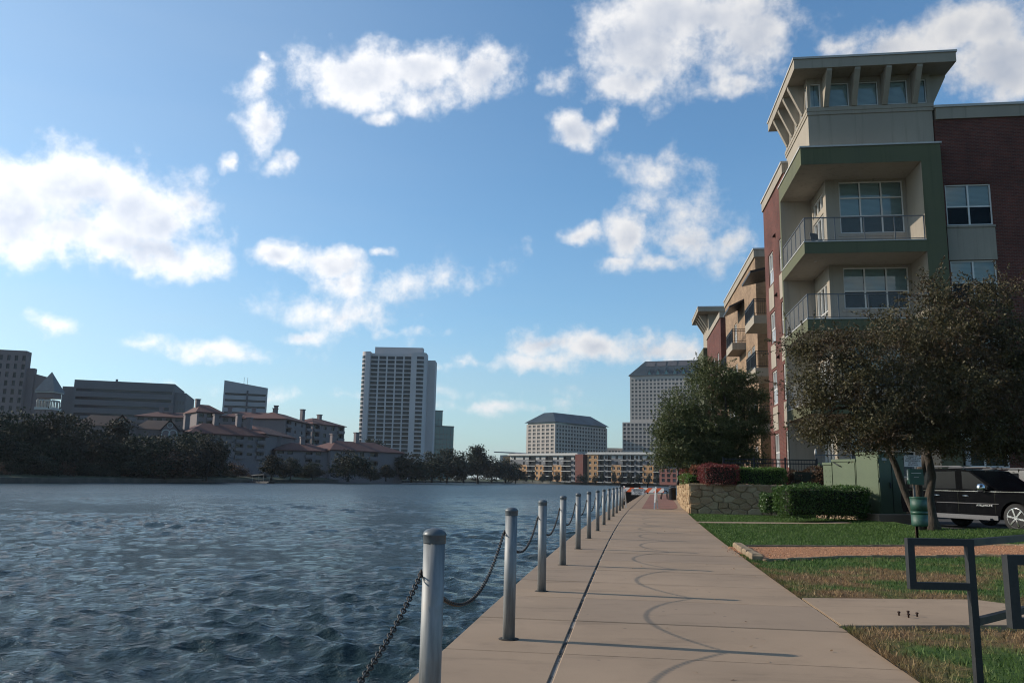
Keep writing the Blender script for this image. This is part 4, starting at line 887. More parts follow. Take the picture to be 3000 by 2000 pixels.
column(planL, 0, zt); column(planR, 0, zt); mb.box(xa, xb, 2.01, 15.9, zt - 1.2, zt - 1.0)
mb.box(xb + 2, xc + 22 * k, 16.01, 30, 0, zt - 3.5); mb.box(xa - 4, xb, 15.95, 30, 0, zt - 2)
mb.build('wall', m_hotel, T)
MB().box(xa + 9 * k, xc - 12 * k, 6, 14, zt - 1, zt + 4.2).build('penthouse', m_hotel, T)
for h in holes: pane(T, FRONT(2.0), *h, .7, g_dark)
for z in zr:                                             # wrap-round corner windows
    for plan, lo, hi in ((arc(xa - 2.2, 4.7, r + .05, -math.pi * .62, -math.pi, 5), 0, 6), (arc(xc - r - 4.5, 4.7, r + .05, -math.pi / 2, -math.pi / 2, 1), 0, 0)):
        if hi == 0: continue
        w = MB()
        for i in range(len(plan) - 1): a, b = plan[i], plan[i + 1]; w.quad([(a[0], a[1], z - 8.5 * k), (b[0], b[1], z - 8.5 * k), (b[0], b[1], z), (a[0], a[1], z)])
        w.build('corner_window', g_dark, T)
    w = MB(); pts = [(xc - r - 9 * k, .44)] + arc(xc - r, 4.7, r + .06, -math.pi / 2, -math.pi * .28, 3)
    for i in range(len(pts) - 1): a, b = pts[i], pts[i + 1]; w.quad([(a[0], a[1], z - 8.5 * k), (b[0], b[1], z - 8.5 * k), (b[0], b[1], z), (a[0], a[1], z)])
    w.build('corner_window', g_dark, T)

# ---- teal glass buildings behind it
def glass_block(px0, px1, ptop, Y, lab, fl, depth=22):
    T, w = far_frame('glass_office', px0, Y, px1, Y + 6); z = zof((px0 + px1) / 2, ptop, Y); tag(T, lab, 'building', 'teal glass offices behind the hotel')
    MB().box(0, w, 0, depth, 0, z).build('curtain_wall', g_teal, T)
    n = int(z / fl); s = MB()
    for i in range(1, n): s.box(-.05, w + .05, -.12, -.02, i * fl, i * fl + .35)
    s.build('spandrels', m_slate, T, kind='stuff'); v = MB()
    for i in range(int(w / 3) + 1): v.box(i * 3 - .08, i * 3 + .08, -.2, -.121, 0, z)
    v.build('mullions', m_slate, T, kind='stuff'); MB().box(-.2, w + .2, -.3, depth + .2, z, z + .8).build('parapet', m_slate, T)
glass_block(1258, 1297, 1203, 700, 'taller teal glass office half hidden behind the hotel tower', 3.9)
glass_block(1268, 1331, 1249, 640, 'lower teal glass office right beside the hotel tower', 3.9)

# ---- two towers with slate roofs
def hip(name, x0, x1, y0, y1, z0, z1, rx, ry, parent, over=1.5, m=None):
    mb = MB(); a = [(x0 - over, y0 - over, z0), (x1 + over, y0 - over, z0), (x1 + over, y1 + over, z0), (x0 - over, y1 + over, z0)]; b = [(x0 + rx, y0 + ry, z1), (x1 - rx, y0 + ry, z1), (x1 - rx, y1 - ry, z1), (x0 + rx, y1 - ry, z1)]
    for i in range(4): j = (i + 1) % 4; mb.quad([a[i], a[j], b[j], b[i]])
    mb.quad(b); mb.quad(list(reversed(a))); return mb.build(name, m or m_slate, parent)
T, Wd = far_frame('office_block', 1627, 800, 1779, 862); tag(T, 'mid rise office block with dark hipped roof seen corner on', 'building')
zt = zof(1627, 1240, 800); dl = 38.0
HF_ = grid_holes(2.0, zt - 48, 18, 13, (Wd - 3) / 18, 3.72, (Wd - 3) / 18 * .62, 2.3); HF_ = [h for h in HF_ if h[3] < zt - .8 and h[2] > 1]
HS_ = grid_holes(1.8, zt - 48, 6, 13, (dl - 2.4) / 6, 3.72, (dl - 2.4) / 6 * .64, 2.4); HS_ = [h for h in HS_ if h[3] < zt - .8 and h[2] > 1]
mb = MB(); mb.wall(0, Wd, 0, zt, HF_, .8, FRONT(0)); mb.wall(0, dl, 0, zt, HS_, .8, SIDE(0)); mb.quad([(Wd, 0, 0), (Wd, dl, 0), (Wd, dl, zt), (Wd, 0, zt)]); mb.quad([(0, dl, 0), (Wd, dl, 0), (Wd, dl, zt), (0, dl, zt)]); mb.quad([(0, 0, zt), (Wd, 0, zt), (Wd, dl, zt), (0, dl, zt)]); mb.build('wall', m_office, T)
MB().box(1, Wd - 1, 1, dl - 1, zt + .01, zt + 1.6).build('clerestory', g_teal, T)
for h in HF_: pane(T, FRONT(0), *h, .5, g_dark)
for h in HS_: pane(T, SIDE(0), *h, .5, g_pale)
hip('roof', 0, Wd, 0, dl, zt + 1.6, zof(1627, 1206, 810), 12, 13, T)
T, Wd = far_frame('office_tower', 1846, 868, 2120, 835); tag(T, 'tall office tower with slate roof and row of pointed dormers', 'tower')
zt = zof(1846, 1101, 868); zm = zof(1846, 1237, 868); kx = Wd / 274.0
HU = grid_holes(1.6, zm + 3.5, 24, 14, (Wd - 2) / 24, 4.0, (Wd - 2) / 24 * .60, 2.5); HU = [h for h in HU if h[3] < zt - .8]
mb = MB(); mb.wall(0, Wd, zm, zt, HU, .8, FRONT(0)); mb.quad([(0, 0, zm), (0, 40, zm), (0, 40, zt), (0, 0, zt)]); mb.quad([(Wd, 0, zm), (Wd, 40, zm), (Wd, 40, zt), (Wd, 0, zt)]); mb.quad([(0, 40, zm), (Wd, 40, zm), (Wd, 40, zt), (0, 40, zt)]); mb.quad([(0, 0, zt), (Wd, 0, zt), (Wd, 40, zt), (0, 40, zt)])
HLw = grid_holes(-6.5, zm - 4.2 * 10, 22, 10, (Wd - 4) / 22, 4.2, (Wd - 4) / 22 * .62, 2.7); HLw = [h for h in HLw if h[2] > 1]
mb.wall(-7.5, Wd + 4, 0, zm, HLw, .8, FRONT(-4)); mb.quad([(-7.5, -4, 0), (-7.5, 40, 0), (-7.5, 40, zm), (-7.5, -4, zm)]); mb.quad([(-7.5, -4, zm), (Wd + 4, -4, zm), (Wd + 4, 40, zm), (-7.5, 40, zm)]); mb.build('wall', m_office, T)
for h in HU: pane(T, FRONT(0), *h, .5, g_pale)
for h in HLw: pane(T, FRONT(-4), *h, .5, g_dark)
zr_ = zof(1890, 1060, 880); rf = hip('roof', 0, Wd, 0, 40, zt + .01, zr_, 14, 14, T, 1.6)
for i in range(9):
    a = 18 + i * 9.0
    if a + 6.5 > Wd - 12: break
    MB().prism([(0, 0), (6.2, 0), (3.1, 7.2)], -.6, 9, lambda p, q, s, a=a: (a + p, s, zt + .3 + q)).build('dormer', m_slate, rf); dw = MB(); dw.quad([(a + 1, -.66, zt + .6), (a + 5.2, -.66, zt + .6), (a + 3.1, -.66, zt + 5.6)]) ; dw.build('dormer_window', g_teal, rf)
for i in range(9):
    a = 16 + i * 11.5
    if a + 10 > Wd - 10: break
    t0, t1 = .62, .94; f = lambda t: (14 * t - 1.6 * (1 - t), zt + (zr_ - zt) * t); p, q = f(t0), f(t1); s = MB(); s.quad([(a, p[0] - .25, p[1] + .15), (a + 9.8, p[0] - .25, p[1] + .15), (a + 9.8, q[0] - .25, q[1] + .15), (a, q[0] - .25, q[1] + .15)]); s.build('roof_louver', m_darkrec, rf)
T, Wd = far_frame('low_office', 1779, 900, 1838, 900); z = zof(1810, 1312, 900); tag(T, 'low pale office glimpsed between the two slate roofed towers', 'building')
HO = grid_holes(1.5, z - 5.5, 6, 1, 3.5, 4, 2.3, 2.6); mb = MB(); mb.wall(0, Wd, 0, z, HO, .5, FRONT(0)); mb.quad([(0, 0, z), (Wd, 0, z), (Wd, 20, z), (0, 20, z)]); mb.build('wall', m_white2, T)
for h in HO: pane(T, FRONT(0), *h, .3, g_dark)

# ---- long lakeside apartment block: two wings
def lake_wing(name, pxl, Yl, pxr, Yr, ptop, pbase, lab, bays, floors=5):
    T, Wd = far_frame(name, pxl, Yl, pxr, Yr); tag(T, lab, 'building', 'lakeside apartment blocks'); zt = zof(pxl, ptop, Yl); zb = 0.6; fh = (zt - zb - 1.5) / floors; px2m = Wd / (pxr - pxl); D = 16
    body = MB(); body.quad([(Wd, 0, zb), (Wd, D, zb), (Wd, D, zt - 1.2), (Wd, 0, zt - 1.2)]); body.quad([(0, 0, zb), (0, D, zb), (0, D, zt - 1.2), (0, 0, zt - 1.2)])
    holes = []; balc = []; tans = []
    for (a, b, kind) in bays:
        a, b = (a - pxl) * px2m, (b - pxl) * px2m
        if kind == 't': tans.append((a, b, 3)); upper = range(3, floors)
        elif kind == 'T': tans.append((a, b, floors)); upper = []
        else: upper = range(floors)
        for f in upper:
            z0 = zb + f * fh
            if kind == 'b': holes.append((a + .3, b - .3, z0 + .25, z0 + fh - .25)); balc.append((a, b, z0, f))
            else:
                n = max(1, int((b - a) / 4.2))
                for i in range(n): c = a + (b - a) * (i + .5) / n; holes.append((c - .85, c + .85, z0 + .9, z0 + fh - .45))
    mid = zb + (floors - 1) * fh + fh * .35
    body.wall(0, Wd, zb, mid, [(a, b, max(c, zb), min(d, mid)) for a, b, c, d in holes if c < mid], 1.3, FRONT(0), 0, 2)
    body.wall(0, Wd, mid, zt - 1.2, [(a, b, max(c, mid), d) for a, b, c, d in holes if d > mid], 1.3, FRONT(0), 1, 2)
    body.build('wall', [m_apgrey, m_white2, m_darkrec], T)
    MB().box(-1.2, Wd + 1.2, -1.6, D + 1, zt - 1.2, zt - .55).build('roof', m_trim, T); MB().box(-.4, Wd + .4, -.8, D, zt - .55, zt + .2).build('roof', m_white2, T)
    for h in holes: pane(T, FRONT(0), h[0], h[1], h[2], h[3], 1.25 if h[1] - h[0] > 2 else .25, g_dark)
    for a, b, z0, f in balc:
        bl = MB().box(a - .4, b + .4, -1.7, -.002, z0 - .12, z0 + .28).build('balcony', m_white2, T); rl = MB()
        rl.box(a - .35, b + .35, -1.66, -1.6, z0 + 1.2, z0 + 1.28)
        n = int((b - a + .7) / .45)
        for i in range(n + 1): x = a - .35 + (b - a + .7) * i / n; rl.box(x - .03, x + .03, -1.66, -1.6, z0 + .28, z0 + 1.2)
        rl.build('railing', m_blackm, bl)
    for a, b, nf in tans:
        ztp = zb + nf * fh + .6; hs = []
        n = max(2, int((b - a) / 2.6))
        for f in range(nf):
            for i in range(n): c = a + (b - a) * (i + .5) / n; hs.append((c - .85, c + .85, zb + f * fh + 1.0, zb + f * fh + 2.75))
        t = MB(); t.wall(a, b, zb, ztp, hs, .35, FRONT(-1.2)); t.quad([(a, -1.2, zb), (a, 0, zb), (a, 0, ztp), (a, -1.2, ztp)]); t.quad([(b, -1.2, zb), (b, 0, zb), (b, 0, ztp), (b, -1.2, ztp)]); t.quad([(a, -1.2, ztp), (b, -1.2, ztp), (b, 0, ztp), (a, 0, ztp)]); t.build('brick_bay', m_aptan, T)
        for i_, h in enumerate(hs):
            p = pane(T, FRONT(-1.2), *h, .3, g_dark)
            if h[1] - h[0] > 1.5: f_ = MB().box(-.05 + .8, .05 + .8, .2, .28, 0, h[3] - h[2]) if ('fr', round(h[3] - h[2], 2)) not in _shared else None
            if f_ is not None: f_.box(0, h[1] - h[0], .2, .28, -.02, .1); _shared[('fr', round(h[3] - h[2], 2))] = f_.mesh('frame', m_wframe)
            link('frame', _shared[('fr', round(h[3] - h[2], 2))], p)
    return T, Wd, zt
f_ = None
T, Wd, zt = lake_wing('lakeside_apartments', 1497, 545, 1693, 508, 1329, 1402, 'left wing of the lakeside apartments with flat pale roof', [(1497, 1526, 'p'), (1528, 1552, 't'), (1553, 1576, 'b'), (1576, 1601, 't'), (1602, 1626, 'b'), (1626, 1652, 't'), (1653, 1677, 'b'), (1680, 1693, 'p')])
MB().box(Wd + .01, Wd + 6.0, -2.5, 14, .5, zt - .6).build('brick_end', m_apred, T)
T, Wd, zt = lake_wing('lakeside_apartments', 1724, 503, 1940, 478, 1325, 1405, 'right wing of the lakeside apartments with tan corner bay', [(1724, 1756, 'T'), (1757, 1772, 'b'), (1774, 1781, 'p'), (1781, 1795, 'b'), (1795, 1824, 't'), (1825, 1839, 'b'), (1840, 1848, 'p'), (1849, 1861, 'b'), (1862, 1873, 'p'), (1874, 1885, 'b'), (1885, 1916, 't'), (1917, 1930, 'b'), (1930, 1940, 'p')])
T, Wd = far_frame('brick_apartments', 1930, 470, 2110, 440); tag(T, 'low red brick lakeside block partly behind the street tree', 'building'); z = zof(1935, 1372, 470)
HO = grid_holes(1.5, 1.6, 9, 3, 3.8, (z - 1) / 3, 2.2, 1.9); mb = MB(); mb.wall(0, Wd, 0, z, HO, .4, FRONT(0)); mb.quad([(0, 0, 0), (0, 14, 0), (0, 14, z), (0, 0, z)]); mb.quad([(0, 0, z), (Wd, 0, z), (Wd, 14, z), (0, 14, z)]); mb.build('wall', m_apred, T)
for h in HO: pane(T, FRONT(0), *h, .3, g_dark)
T, Wd = far_frame('pavilion_apartments', 1468, 585, 1522, 560); tag(T, 'pale corner block with slanted grey roof left of lakeside apartments', 'building'); z = zof(1480, 1333, 585)
HO = grid_holes(5.5, 2.0, 2, 4, 3.2, (z - 2) / 4, 1.8, 2.0); mb = MB(); mb.wall(0, Wd, 0, z, HO, .4, FRONT(0)); mb.quad([(0, 0, 0), (0, 12, 0), (0, 12, z), (0, 0, z)]); mb.build('wall', m_white2, T); MB().box(7.5, Wd + .3, -1.5, -.002, 0, z - 1).build('brick_bay', m_aptan, T)
for h in HO: pane(T, FRONT(-1.52) if h[0] > 7.4 else FRONT(0), *h, -.01 if h[0] > 7.4 else .3, g_dark)
MB().prism([(-4, z + 1.9), (Wd + 6, z + .2), (Wd + 6, z + .6), (-4, z + 2.6)], -3, 14, lambda p, q, s: (p, s, q)).build('roof', m_gband, T)

# ---- left shore: offices behind, red roofed apartments in front
def band_office(name, lab, pxl, Yl, pxr, Yr, ptop, floors, depth, m, slope=0.0, pbot=1230, fh=None):
    T, Wd = far_frame(name, pxl, Yl, pxr, Yr); tag(T, lab, 'building'); zt = zof(pxl, ptop, Yl); fh = fh or 4.0
    body = MB(); body.quad([(0, 0, 0), (0, depth, 0), (0, depth, zt), (0, 0, zt)]); body.quad([(Wd, 0, 0), (Wd, depth, 0), (Wd, depth, zt - slope), (Wd, 0, zt - slope)])
    zz = zt - slope - 4.2; hs = []
    for i in range(floors):
        if zz - fh * i - 1.4 < 1: break
        hs.append((1.0, Wd - 1.0, zz - fh * i - 1.4, zz - fh * i))
    body.wall(0, Wd, 0, zt - slope - 2, hs, .6, FRONT(0)); body.quad([(0, 0, zt - slope - 2), (Wd, 0, zt - slope - 2), (Wd, 0, zt - slope), (0, 0, zt)]); body.quad([(0, 0, zt), (Wd, 0, zt - slope), (Wd, depth, zt - slope), (0, depth, zt)]); body.build('wall', m, T)
    for h in hs: pane(T, FRONT(0), *h, .5, g_dark, 'ribbon_window')
    return T, Wd, zt
T, Wd, zt = band_office('banded_office', 'wide grey office with dark ribbon windows behind the trees', 208, 400, 505, 412, 1111, 6, 40, m_gband)
MB().box(Wd, Wd + 5.5, 2, 40, 0, zt - 4.2).build('stair_block', m_gband, T); MB().box(Wd * .38, Wd * .40, 5, 6, zt, zt + 1.6).build('roof_vent', m_gband, T); MB().box(-6, -.01, 4, 30, 0, zt - 3.2).build('side_block', m_gband, T)
for i in range(3):
    w = MB()
    for j in range(3): w.quad([(Wd + 1.2 + j * 1.4, 1.95, zt - 10 - i * 4), (Wd + 2.2 + j * 1.4, 1.95, zt - 10 - i * 4), (Wd + 2.2 + j * 1.4, 1.95, zt - 8.4 - i * 4), (Wd + 1.2 + j * 1.4, 1.95, zt - 8.4 - i * 4)])
    w.build('window_row', g_pale, T)
T, Wd, zt = band_office('sloped_office', 'grey office with slanting top and ribbon windows above the red roofs', 650, 520, 780, 528, 1113, 8, 30, M('pale grey band', (0.30, 0.29, 0.305), 0.8, var=0.1, vs=0.05), slope=3.8)
MB().box(Wd * .52, Wd * .56, -.5, -.01, 0, zt - 6).build('fin', m_darkrec, T)
for i in (.44, .52): MB().tube([(Wd * i, 4, zt - 2), (Wd * i, 4, zt + 3)], .12, 6).build('antenna', m_gband, T)
# brown high rise at the left edge
T, Wd = far_frame('brown_tower', -130, 334, 78, 340, 1040); tag(T, 'stepped brown high rise at the left edge of the skyline', 'tower'); zt = zof(0, 1026, 335); z2 = zof(60, 1033, 346)
HO = grid_holes(2.0, 4.0, 9, 13, Wd / 9.2, 3.55, Wd / 9.2 * .42, 2.2); HO = [h for h in HO if h[3] < z2 - 2]
mb = MB(); mb.wall(0, Wd, 0, z2, HO, .5, FRONT(0)); mb.quad([(Wd, 0, 0), (Wd, 6, 0), (Wd, 6, z2), (Wd, 0, z2)]); mb.quad([(0, 0, z2), (Wd, 0, z2), (Wd, 6, z2), (0, 6, z2)]); mb.build('wall', m_gbrown, T)
for h in HO: pane(T, FRONT(0), *h, .4, g_dark)
MB().box(Wd * .3, Wd - 2.5, 1, 5, z2, zt + .6).build('penthouse', m_gbrown, T); MB().box(Wd + .01, Wd + 2.8, 3, 6, 0, zof(90, 1077, 342)).build('step_block', m_gbrown, T); MB().prism([(0, 0), (6.2, 0), (6.2, zof(140, 1105, 344)), (0, zof(95, 1094, 344))], 4, 7, lambda p, q, s: (Wd + 2.81 + p, s, q)).build('step_block', m_gbrown, T)
# arcaded belfry
Yb = 255; T, Wd = far_frame('belfry', 108, Yb, 156, Yb, 1150); tag(T, 'square belfry with round arches and pointed grey roof', 'tower'); zt = zof(155, 1146, Yb); zs = zof(155, 1165, Yb); za = zof(155, 1190, Yb); zp = zof(160, 1086, Yb)
W_ = Wd; m_bwh = m_white2; sq = [(0, 0), (W_, 0), (W_, W_), (0, W_)]
MB().box(-.4, W_ + .4, -.4, W_ + .4, zt - .4, zt).build('eave', m_bwh, T)
mb = MB(); ap = (W_ / 2, W_ / 2, zp); c4 = [(-.6, -.6, zt), (W_ + .6, -.6, zt), (W_ + .6, W_ + .6, zt), (-.6, W_ + .6, zt)]
for i in range(4): mb.quad([c4[i], c4[(i + 1) % 4], ap])
mb.build('roof', M('grey slate', (0.115, 0.13, 0.14), .6, var=.2, vs=.5), T); MB().box(.1, W_ - .1, .1, W_ - .1, zs, zt - .4).build('frieze', m_gbrown, T); MB().box(-.2, W_ + .2, -.2, W_ + .2, za - 1.0, za - .3).build('balustrade', m_bwh, T); MB().box(.1, W_ - .1, .1, W_ - .1, 0, za - 1.0).build('shaft', m_gbrown, T)
for s in range(4):
    for i in range(6):
        u0 = .2 + i * (W_ - .7) / 5; pos = [(u0, .25), (W_ - .25, u0), (W_ - u0 - .3 + .3, W_ - .25), (.25, u0)][s]
        MB().lathe([(.16, za - .3), (.16, zs - 1.2), (.24, zs - 1.0)], 8, pos).build('column', m_bwh, T)
    for i in range(5):
        u0 = .2 + (i + .5) * (W_ - .7) / 5; rr = (W_ - .7) / 10; pts = []
        for j in range(9): t = math.pi * j / 8; a, z = u0 + rr * math.cos(t), zs - 1.0 + rr * math.sin(t) * .8; pts.append([(a, .2, z), (W_ - .2, a, z), (a, W_ - .2, z), (.2, a, z)][s])
        MB().tube(pts, .17, 6).build('arch', m_bwh, T)

# red tiled apartments
def tile_block(T, x0, x1, y0, y1, z0, zw, rise, floors, bays, parent_name='wing', chim=(), hipx=None, m=None):
    body = MB(); fh = (zw - z0) / floors; holes = []; bal = []
    n = len(bays); bw = (x1 - x0) / n
    for i, kd in enumerate(bays):
        a, b = x0 + bw * i, x0 + bw * (i + 1); c = (a + b) / 2
        for f in range(floors):
            z = z0 + f * fh
            if kd == 'b': holes.append((c - bw * .36, c + bw * .36, z + .35, z + fh - .5)); bal.append((c - bw * .4, c + bw * .4, z))
            elif kd == 'w': holes.append((c - .9, c + .9, z + 1.0, z + fh - .55))
    body.wall(x0, x1, z0 - 8, zw, holes, 1.2, FRONT(y0)); body.quad([(x0, y0, z0 - 8), (x0, y1, z0 - 8), (x0, y1, zw), (x0, y0, zw)]); body.quad([(x1, y0, z0 - 8), (x1, y1, z0 - 8), (x1, y1, zw), (x1, y0, zw)]); w = body.build('wall', m or m_stuc, T)
    for h in holes: pane(T, FRONT(y0), *h, 1.1 if h[1] - h[0] > 2 else .25, g_dark)
    for a, b, z in bal: MB().box(a, b, y0 - .7, y0 - .003, z - .1, z + 1.05).build('balcony', m or m_stuc, T)
    rx = (y1 - y0) * .5 if hipx is None else hipx; ym = (y0 + y1) / 2; o = .7
    r = MB(); A = [(x0 - o, y0 - o, zw), (x1 + o, y0 - o, zw), (x1 + o, y1 + o, zw), (x0 - o, y1 + o, zw)]; p, q = (x0 + rx, ym, zw + rise), (x1 - rx, ym, zw + rise)
    r.quad([A[0], A[1], q, p]); r.quad([A[2], A[3], p, q]); r.quad([A[1], A[2], q]); r.quad([A[3], A[0], p]); r.quad([(a[0], a[1], a[2] - .25) for a in A][::-1])
    for i in range(4): a, b = A[i], A[(i + 1) % 4]; r.quad([a, b, (b[0], b[1], b[2] - .25), (a[0], a[1], a[2] - .25)])
    rf = r.build('roof', m_tile, T)
    for cx, ch in chim:
        MB().box(cx - .75, cx + .75, ym - 1.2, ym + .2, zw + .3, zw + rise + ch).box(cx - .95, cx + .95, ym - 1.4, ym + .4, zw + rise + ch, zw + rise + ch + .35).build('chimney', m_stuc, rf)
def tiles_at(name, lab, pxl, Yl, pxr, Yr, peave, pbase, rise, floors, bays, chim=(), dep=13, hipx=None):
    T, Wd = far_frame(name, pxl, Yl, pxr, Yr); tag(T, lab, 'building', 'red roofed apartments on the far bank'); ze = zof(pxl, peave, Yl); zb = zof(pxl, pbase, Yl)
    tile_block(T, 0, Wd, 0, dep, zb, ze, rise, floors, bays, chim=[(Wd * c, h) for c, h in chim], hipx=hipx); return T, Wd, ze
# rear row on the rise
tiles_at('tiled_apartments', 'rear red roofed apartments, leftmost stretch beside the belfry trees', 400, 305, 590, 312, 1217, 1300, 2.2, 4, 'bwwbwwb', [(.35, 1.6), (.5, 2.2), (.96, 1.4)])
tiles_at('tiled_apartments', 'raised red roofed gable block in the middle of the rear row', 578, 300, 652, 306, 1205, 1300, 3.2, 4, 'wbw', [(.2, 1.6)], hipx=3)
tiles_at('tiled_apartments', 'long rear red roofed apartments below the slanting office', 648, 306, 850, 312, 1219, 1310, 2.4, 4, 'wbbwwbw', [(.1, 1.2), (.45, 1.4), (.78, 2.6)])
tiles_at('tiled_apartments', 'rear red roofed apartment wing ending left of the hotel tower', 838, 300, 914, 330, 1226, 1320, 3.0, 4, 'bwwb', [(.3, 1.2)], dep=16)
tiles_at('tiled_apartments', 'last rear red roofed block just left of the hotel tower', 918, 335, 1012, 352, 1240, 1330, 3.0, 4, 'bwwb', [(.08, 2.8), (.6, 1.4)], dep=16)
# front row near the shore
tiles_at('tiled_apartments', 'four storey red roofed apartments nearest the tall shore trees', 560, 245, 785, 262, 1266, 1338, 3.4, 3, 'wbwwbwb', [(.05, 2.0), (.42, 2.6), (.72, 3.2)])
tiles_at('tiled_apartments', 'front red roofed apartment end wing with blank side wall', 780, 262, 868, 290, 1270, 1345, 3.0, 3, 'pp', [(.1, 2.0)], dep=14)
tiles_at('tiled_apartments', 'low front red roofed apartments stepping down below the hotel', 815, 268, 980, 278, 1316, 1382, 2.6, 3, 'bwpbwp', [(.12, 1.5), (.55, 1.8)])
tiles_at('tiled_apartments', 'right end of the low front red roofed apartments', 975, 276, 1185, 300, 1316, 1395, 3.4, 3, 'ppwbpp', [(.18, 2.0), (.5, 3.0)], dep=15)
# dark gabled chapel-like houses between trees and offices
def gable_house(lab, pxl, Yl, pxr, Yr, peave, ppeak):
    T, Wd = far_frame('gabled_house', pxl, Yl, pxr, Yr); tag(T, lab, 'house', 'brown gabled houses behind the trees'); ze, zp = zof(pxl, peave, Yl), zof(pxl, ppeak, Yl)
    b = MB(); gw = Wd * .34; g0 = Wd * .55; b.box(0, Wd, 0, 12, 0, ze); b.prism([(g0, 0), (g0 + gw, 0), (g0 + gw, ze), (g0 + gw / 2, zp - .6), (g0, ze)], -2, 6, lambda p, q, s: (p, s, q)); b.build('wall', m_gbrown, T)
    r = MB(); r.quad([(-.6, -.6, ze), (Wd + .6, -.6, ze), (Wd - 3, 6, zp), (3, 6, zp)]); r.quad([(Wd + .6, 12.6, ze), (-.6, 12.6, ze), (3, 6, zp), (Wd - 3, 6, zp)]); r.quad([(-.6, 12.6, ze), (-.6, -.6, ze), (3, 6, zp)]); r.quad([(Wd + .6, -.6, ze), (Wd + .6, 12.6, ze), (Wd - 3, 6, zp)])
    for s in (-1, 1):
        c = g0 + gw / 2; r.quad([(c, -2.7, zp), (c, 6, zp), (c + s * (gw / 2 + .6), 6, ze - .4), (c + s * (gw / 2 + .6), -2.7, ze - .4)])
    r.build('roof', m_roofb, T)
    MB().tube([(g0 + gw / 2 + .75 * math.cos(t * .785), -2.06, ze + (zp - ze) * .42 + .75 * math.sin(t * .785)) for t in range(9)], .14, 6).build('round_window', m_white2, T)
    for k in (.28, .72):
        pts = [(g0 + gw * k + 1.1 * math.cos(t * math.pi / 8), -2.06, ze - 1.2 + 1.1 * math.sin(t * math.pi / 8)) for t in range(9)]
        MB().tube([(pts[0][0], -2.06, ze - 4)] + pts + [(pts[-1][0], -2.06, ze - 4)], .16, 6).build('arched_window', m_white2, T)
gable_house('larger brown gabled house with round window behind the trees', 232, 225, 405, 232, 1243, 1209)
gable_house('smaller brown gabled house right of its twin behind the trees', 400, 235, 540, 240, 1255, 1225)
# ------------------------------------------------------------------ vegetation
m_bark = M('grey brown bark', (0.065, 0.05, 0.038), 0.95, var=0.4, vs=3, fine=0.2, fs=30, bmp=1.0, bs=22, bd=0.03, stretch=(1, 1, 0.25))
m_leafbrown = leaf_mat('olive brown live oak leaf', (0.030, 0.029, 0.011), (0.108, 0.092, 0.040), (0.058, 0.036, 0.016), 0.25, 1.1, 0.6)
m_leafgreen = leaf_mat('olive green live oak leaf', (0.035, 0.050, 0.016), (0.13, 0.145, 0.058), (0.065, 0.082, 0.03), 0.28, 0.9, 0.6)
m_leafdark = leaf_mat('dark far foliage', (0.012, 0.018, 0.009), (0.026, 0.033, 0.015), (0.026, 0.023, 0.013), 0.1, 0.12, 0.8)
m_leafrust = leaf_mat('rusty far foliage', (0.04, 0.022, 0.012), (0.08, 0.04, 0.022), None, 0.2)
m_hedge = leaf_mat('box hedge leaf', (0.022, 0.052, 0.010), (0.075, 0.135, 0.028), None, 0.3, None, 0.4)
m_hedgeb = leaf_mat('bright clipped hedge leaf', (0.035, 0.075, 0.012), (0.11, 0.19, 0.035), None, 0.35, None, 0.4)
m_hedger = leaf_mat('red barberry leaf', (0.075, 0.014, 0.016), (0.20, 0.045, 0.035), None, 0.35, None, 0.45)
m_hedgeo = leaf_mat('orange red shrub leaf', (0.10, 0.028, 0.014), (0.23, 0.085, 0.035), None, 0.35, None, 0.45)
m_shrubbr = leaf_mat('bronze shrub leaf', (0.05, 0.022, 0.012), (0.12, 0.07, 0.03), None, 0.3)
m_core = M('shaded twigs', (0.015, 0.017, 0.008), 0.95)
def leaves(P, size, aspect, g, up=0.0):
    """kite shaped leaves at points P, arbitrary orientation"""
    n = len(P); d = g.normal(size=(n, 3)); d[:, 2] += up; d /= np.linalg.norm(d, axis=1)[:, None]; a = g.normal(size=(n, 3)); e = np.cross(d, a); e /= np.linalg.norm(e, axis=1)[:, None] + 1e-9
    s = size * g.uniform(0.6, 1.35, n); L_ = d * s[:, None]; W_ = e * (s * aspect * 0.5)[:, None]
    V = np.stack([P - L_ * .5, P - L_ * .05 + W_, P + L_ * .5, P - L_ * .05 - W_], 1).reshape(-1, 3); return V, np.arange(4 * n).reshape(-1, 4)
def crown_points(lobes, nclump, per, spread, g, hollow=0.55):
    vol = np.array([l[3] * l[4] * l[5] for l in lobes]) ** 0.75; pick = g.choice(len(lobes), nclump, p=vol / vol.sum()); C = []
    for k in pick:
        cx, cy, cz, rx, ry, rz = lobes[k]; d = g.normal(size=3); d /= np.linalg.norm(d); r = (hollow + (1 - hollow) * g.random()) if g.random() < .85 else g.random() * hollow
        C.append((cx + d[0] * rx * r, cy + d[1] * ry * r, cz + d[2] * rz * r))
    C = np.array(C); sz = g.uniform(.5, 1.3, nclump)
    P = np.repeat(C, per, 0) + g.normal(size=(nclump * per, 3)) * (np.repeat(sz, per) * spread)[:, None] * np.array([1.15, 1.15, .75]); return C, P
def limbs(mb, base, targets, r0, g, sway=.12, n=5, side=6):
    """tapering limb from base to each target with a bent middle"""
    b = Vector(base)
    for t in targets:
        t = Vector(t); d = t - b; pts = []; rr = []
        off = Vector((g.normal() * sway, g.normal() * sway, abs(g.normal()) * sway)) * d.length
        for i in range(n + 1):
            f = i / n; p = b + d * f + off * math.sin(math.pi * f); pts.append(p); rr.append(r0 * (1 - .82 * f))
        mb.tube(pts, rr, side)
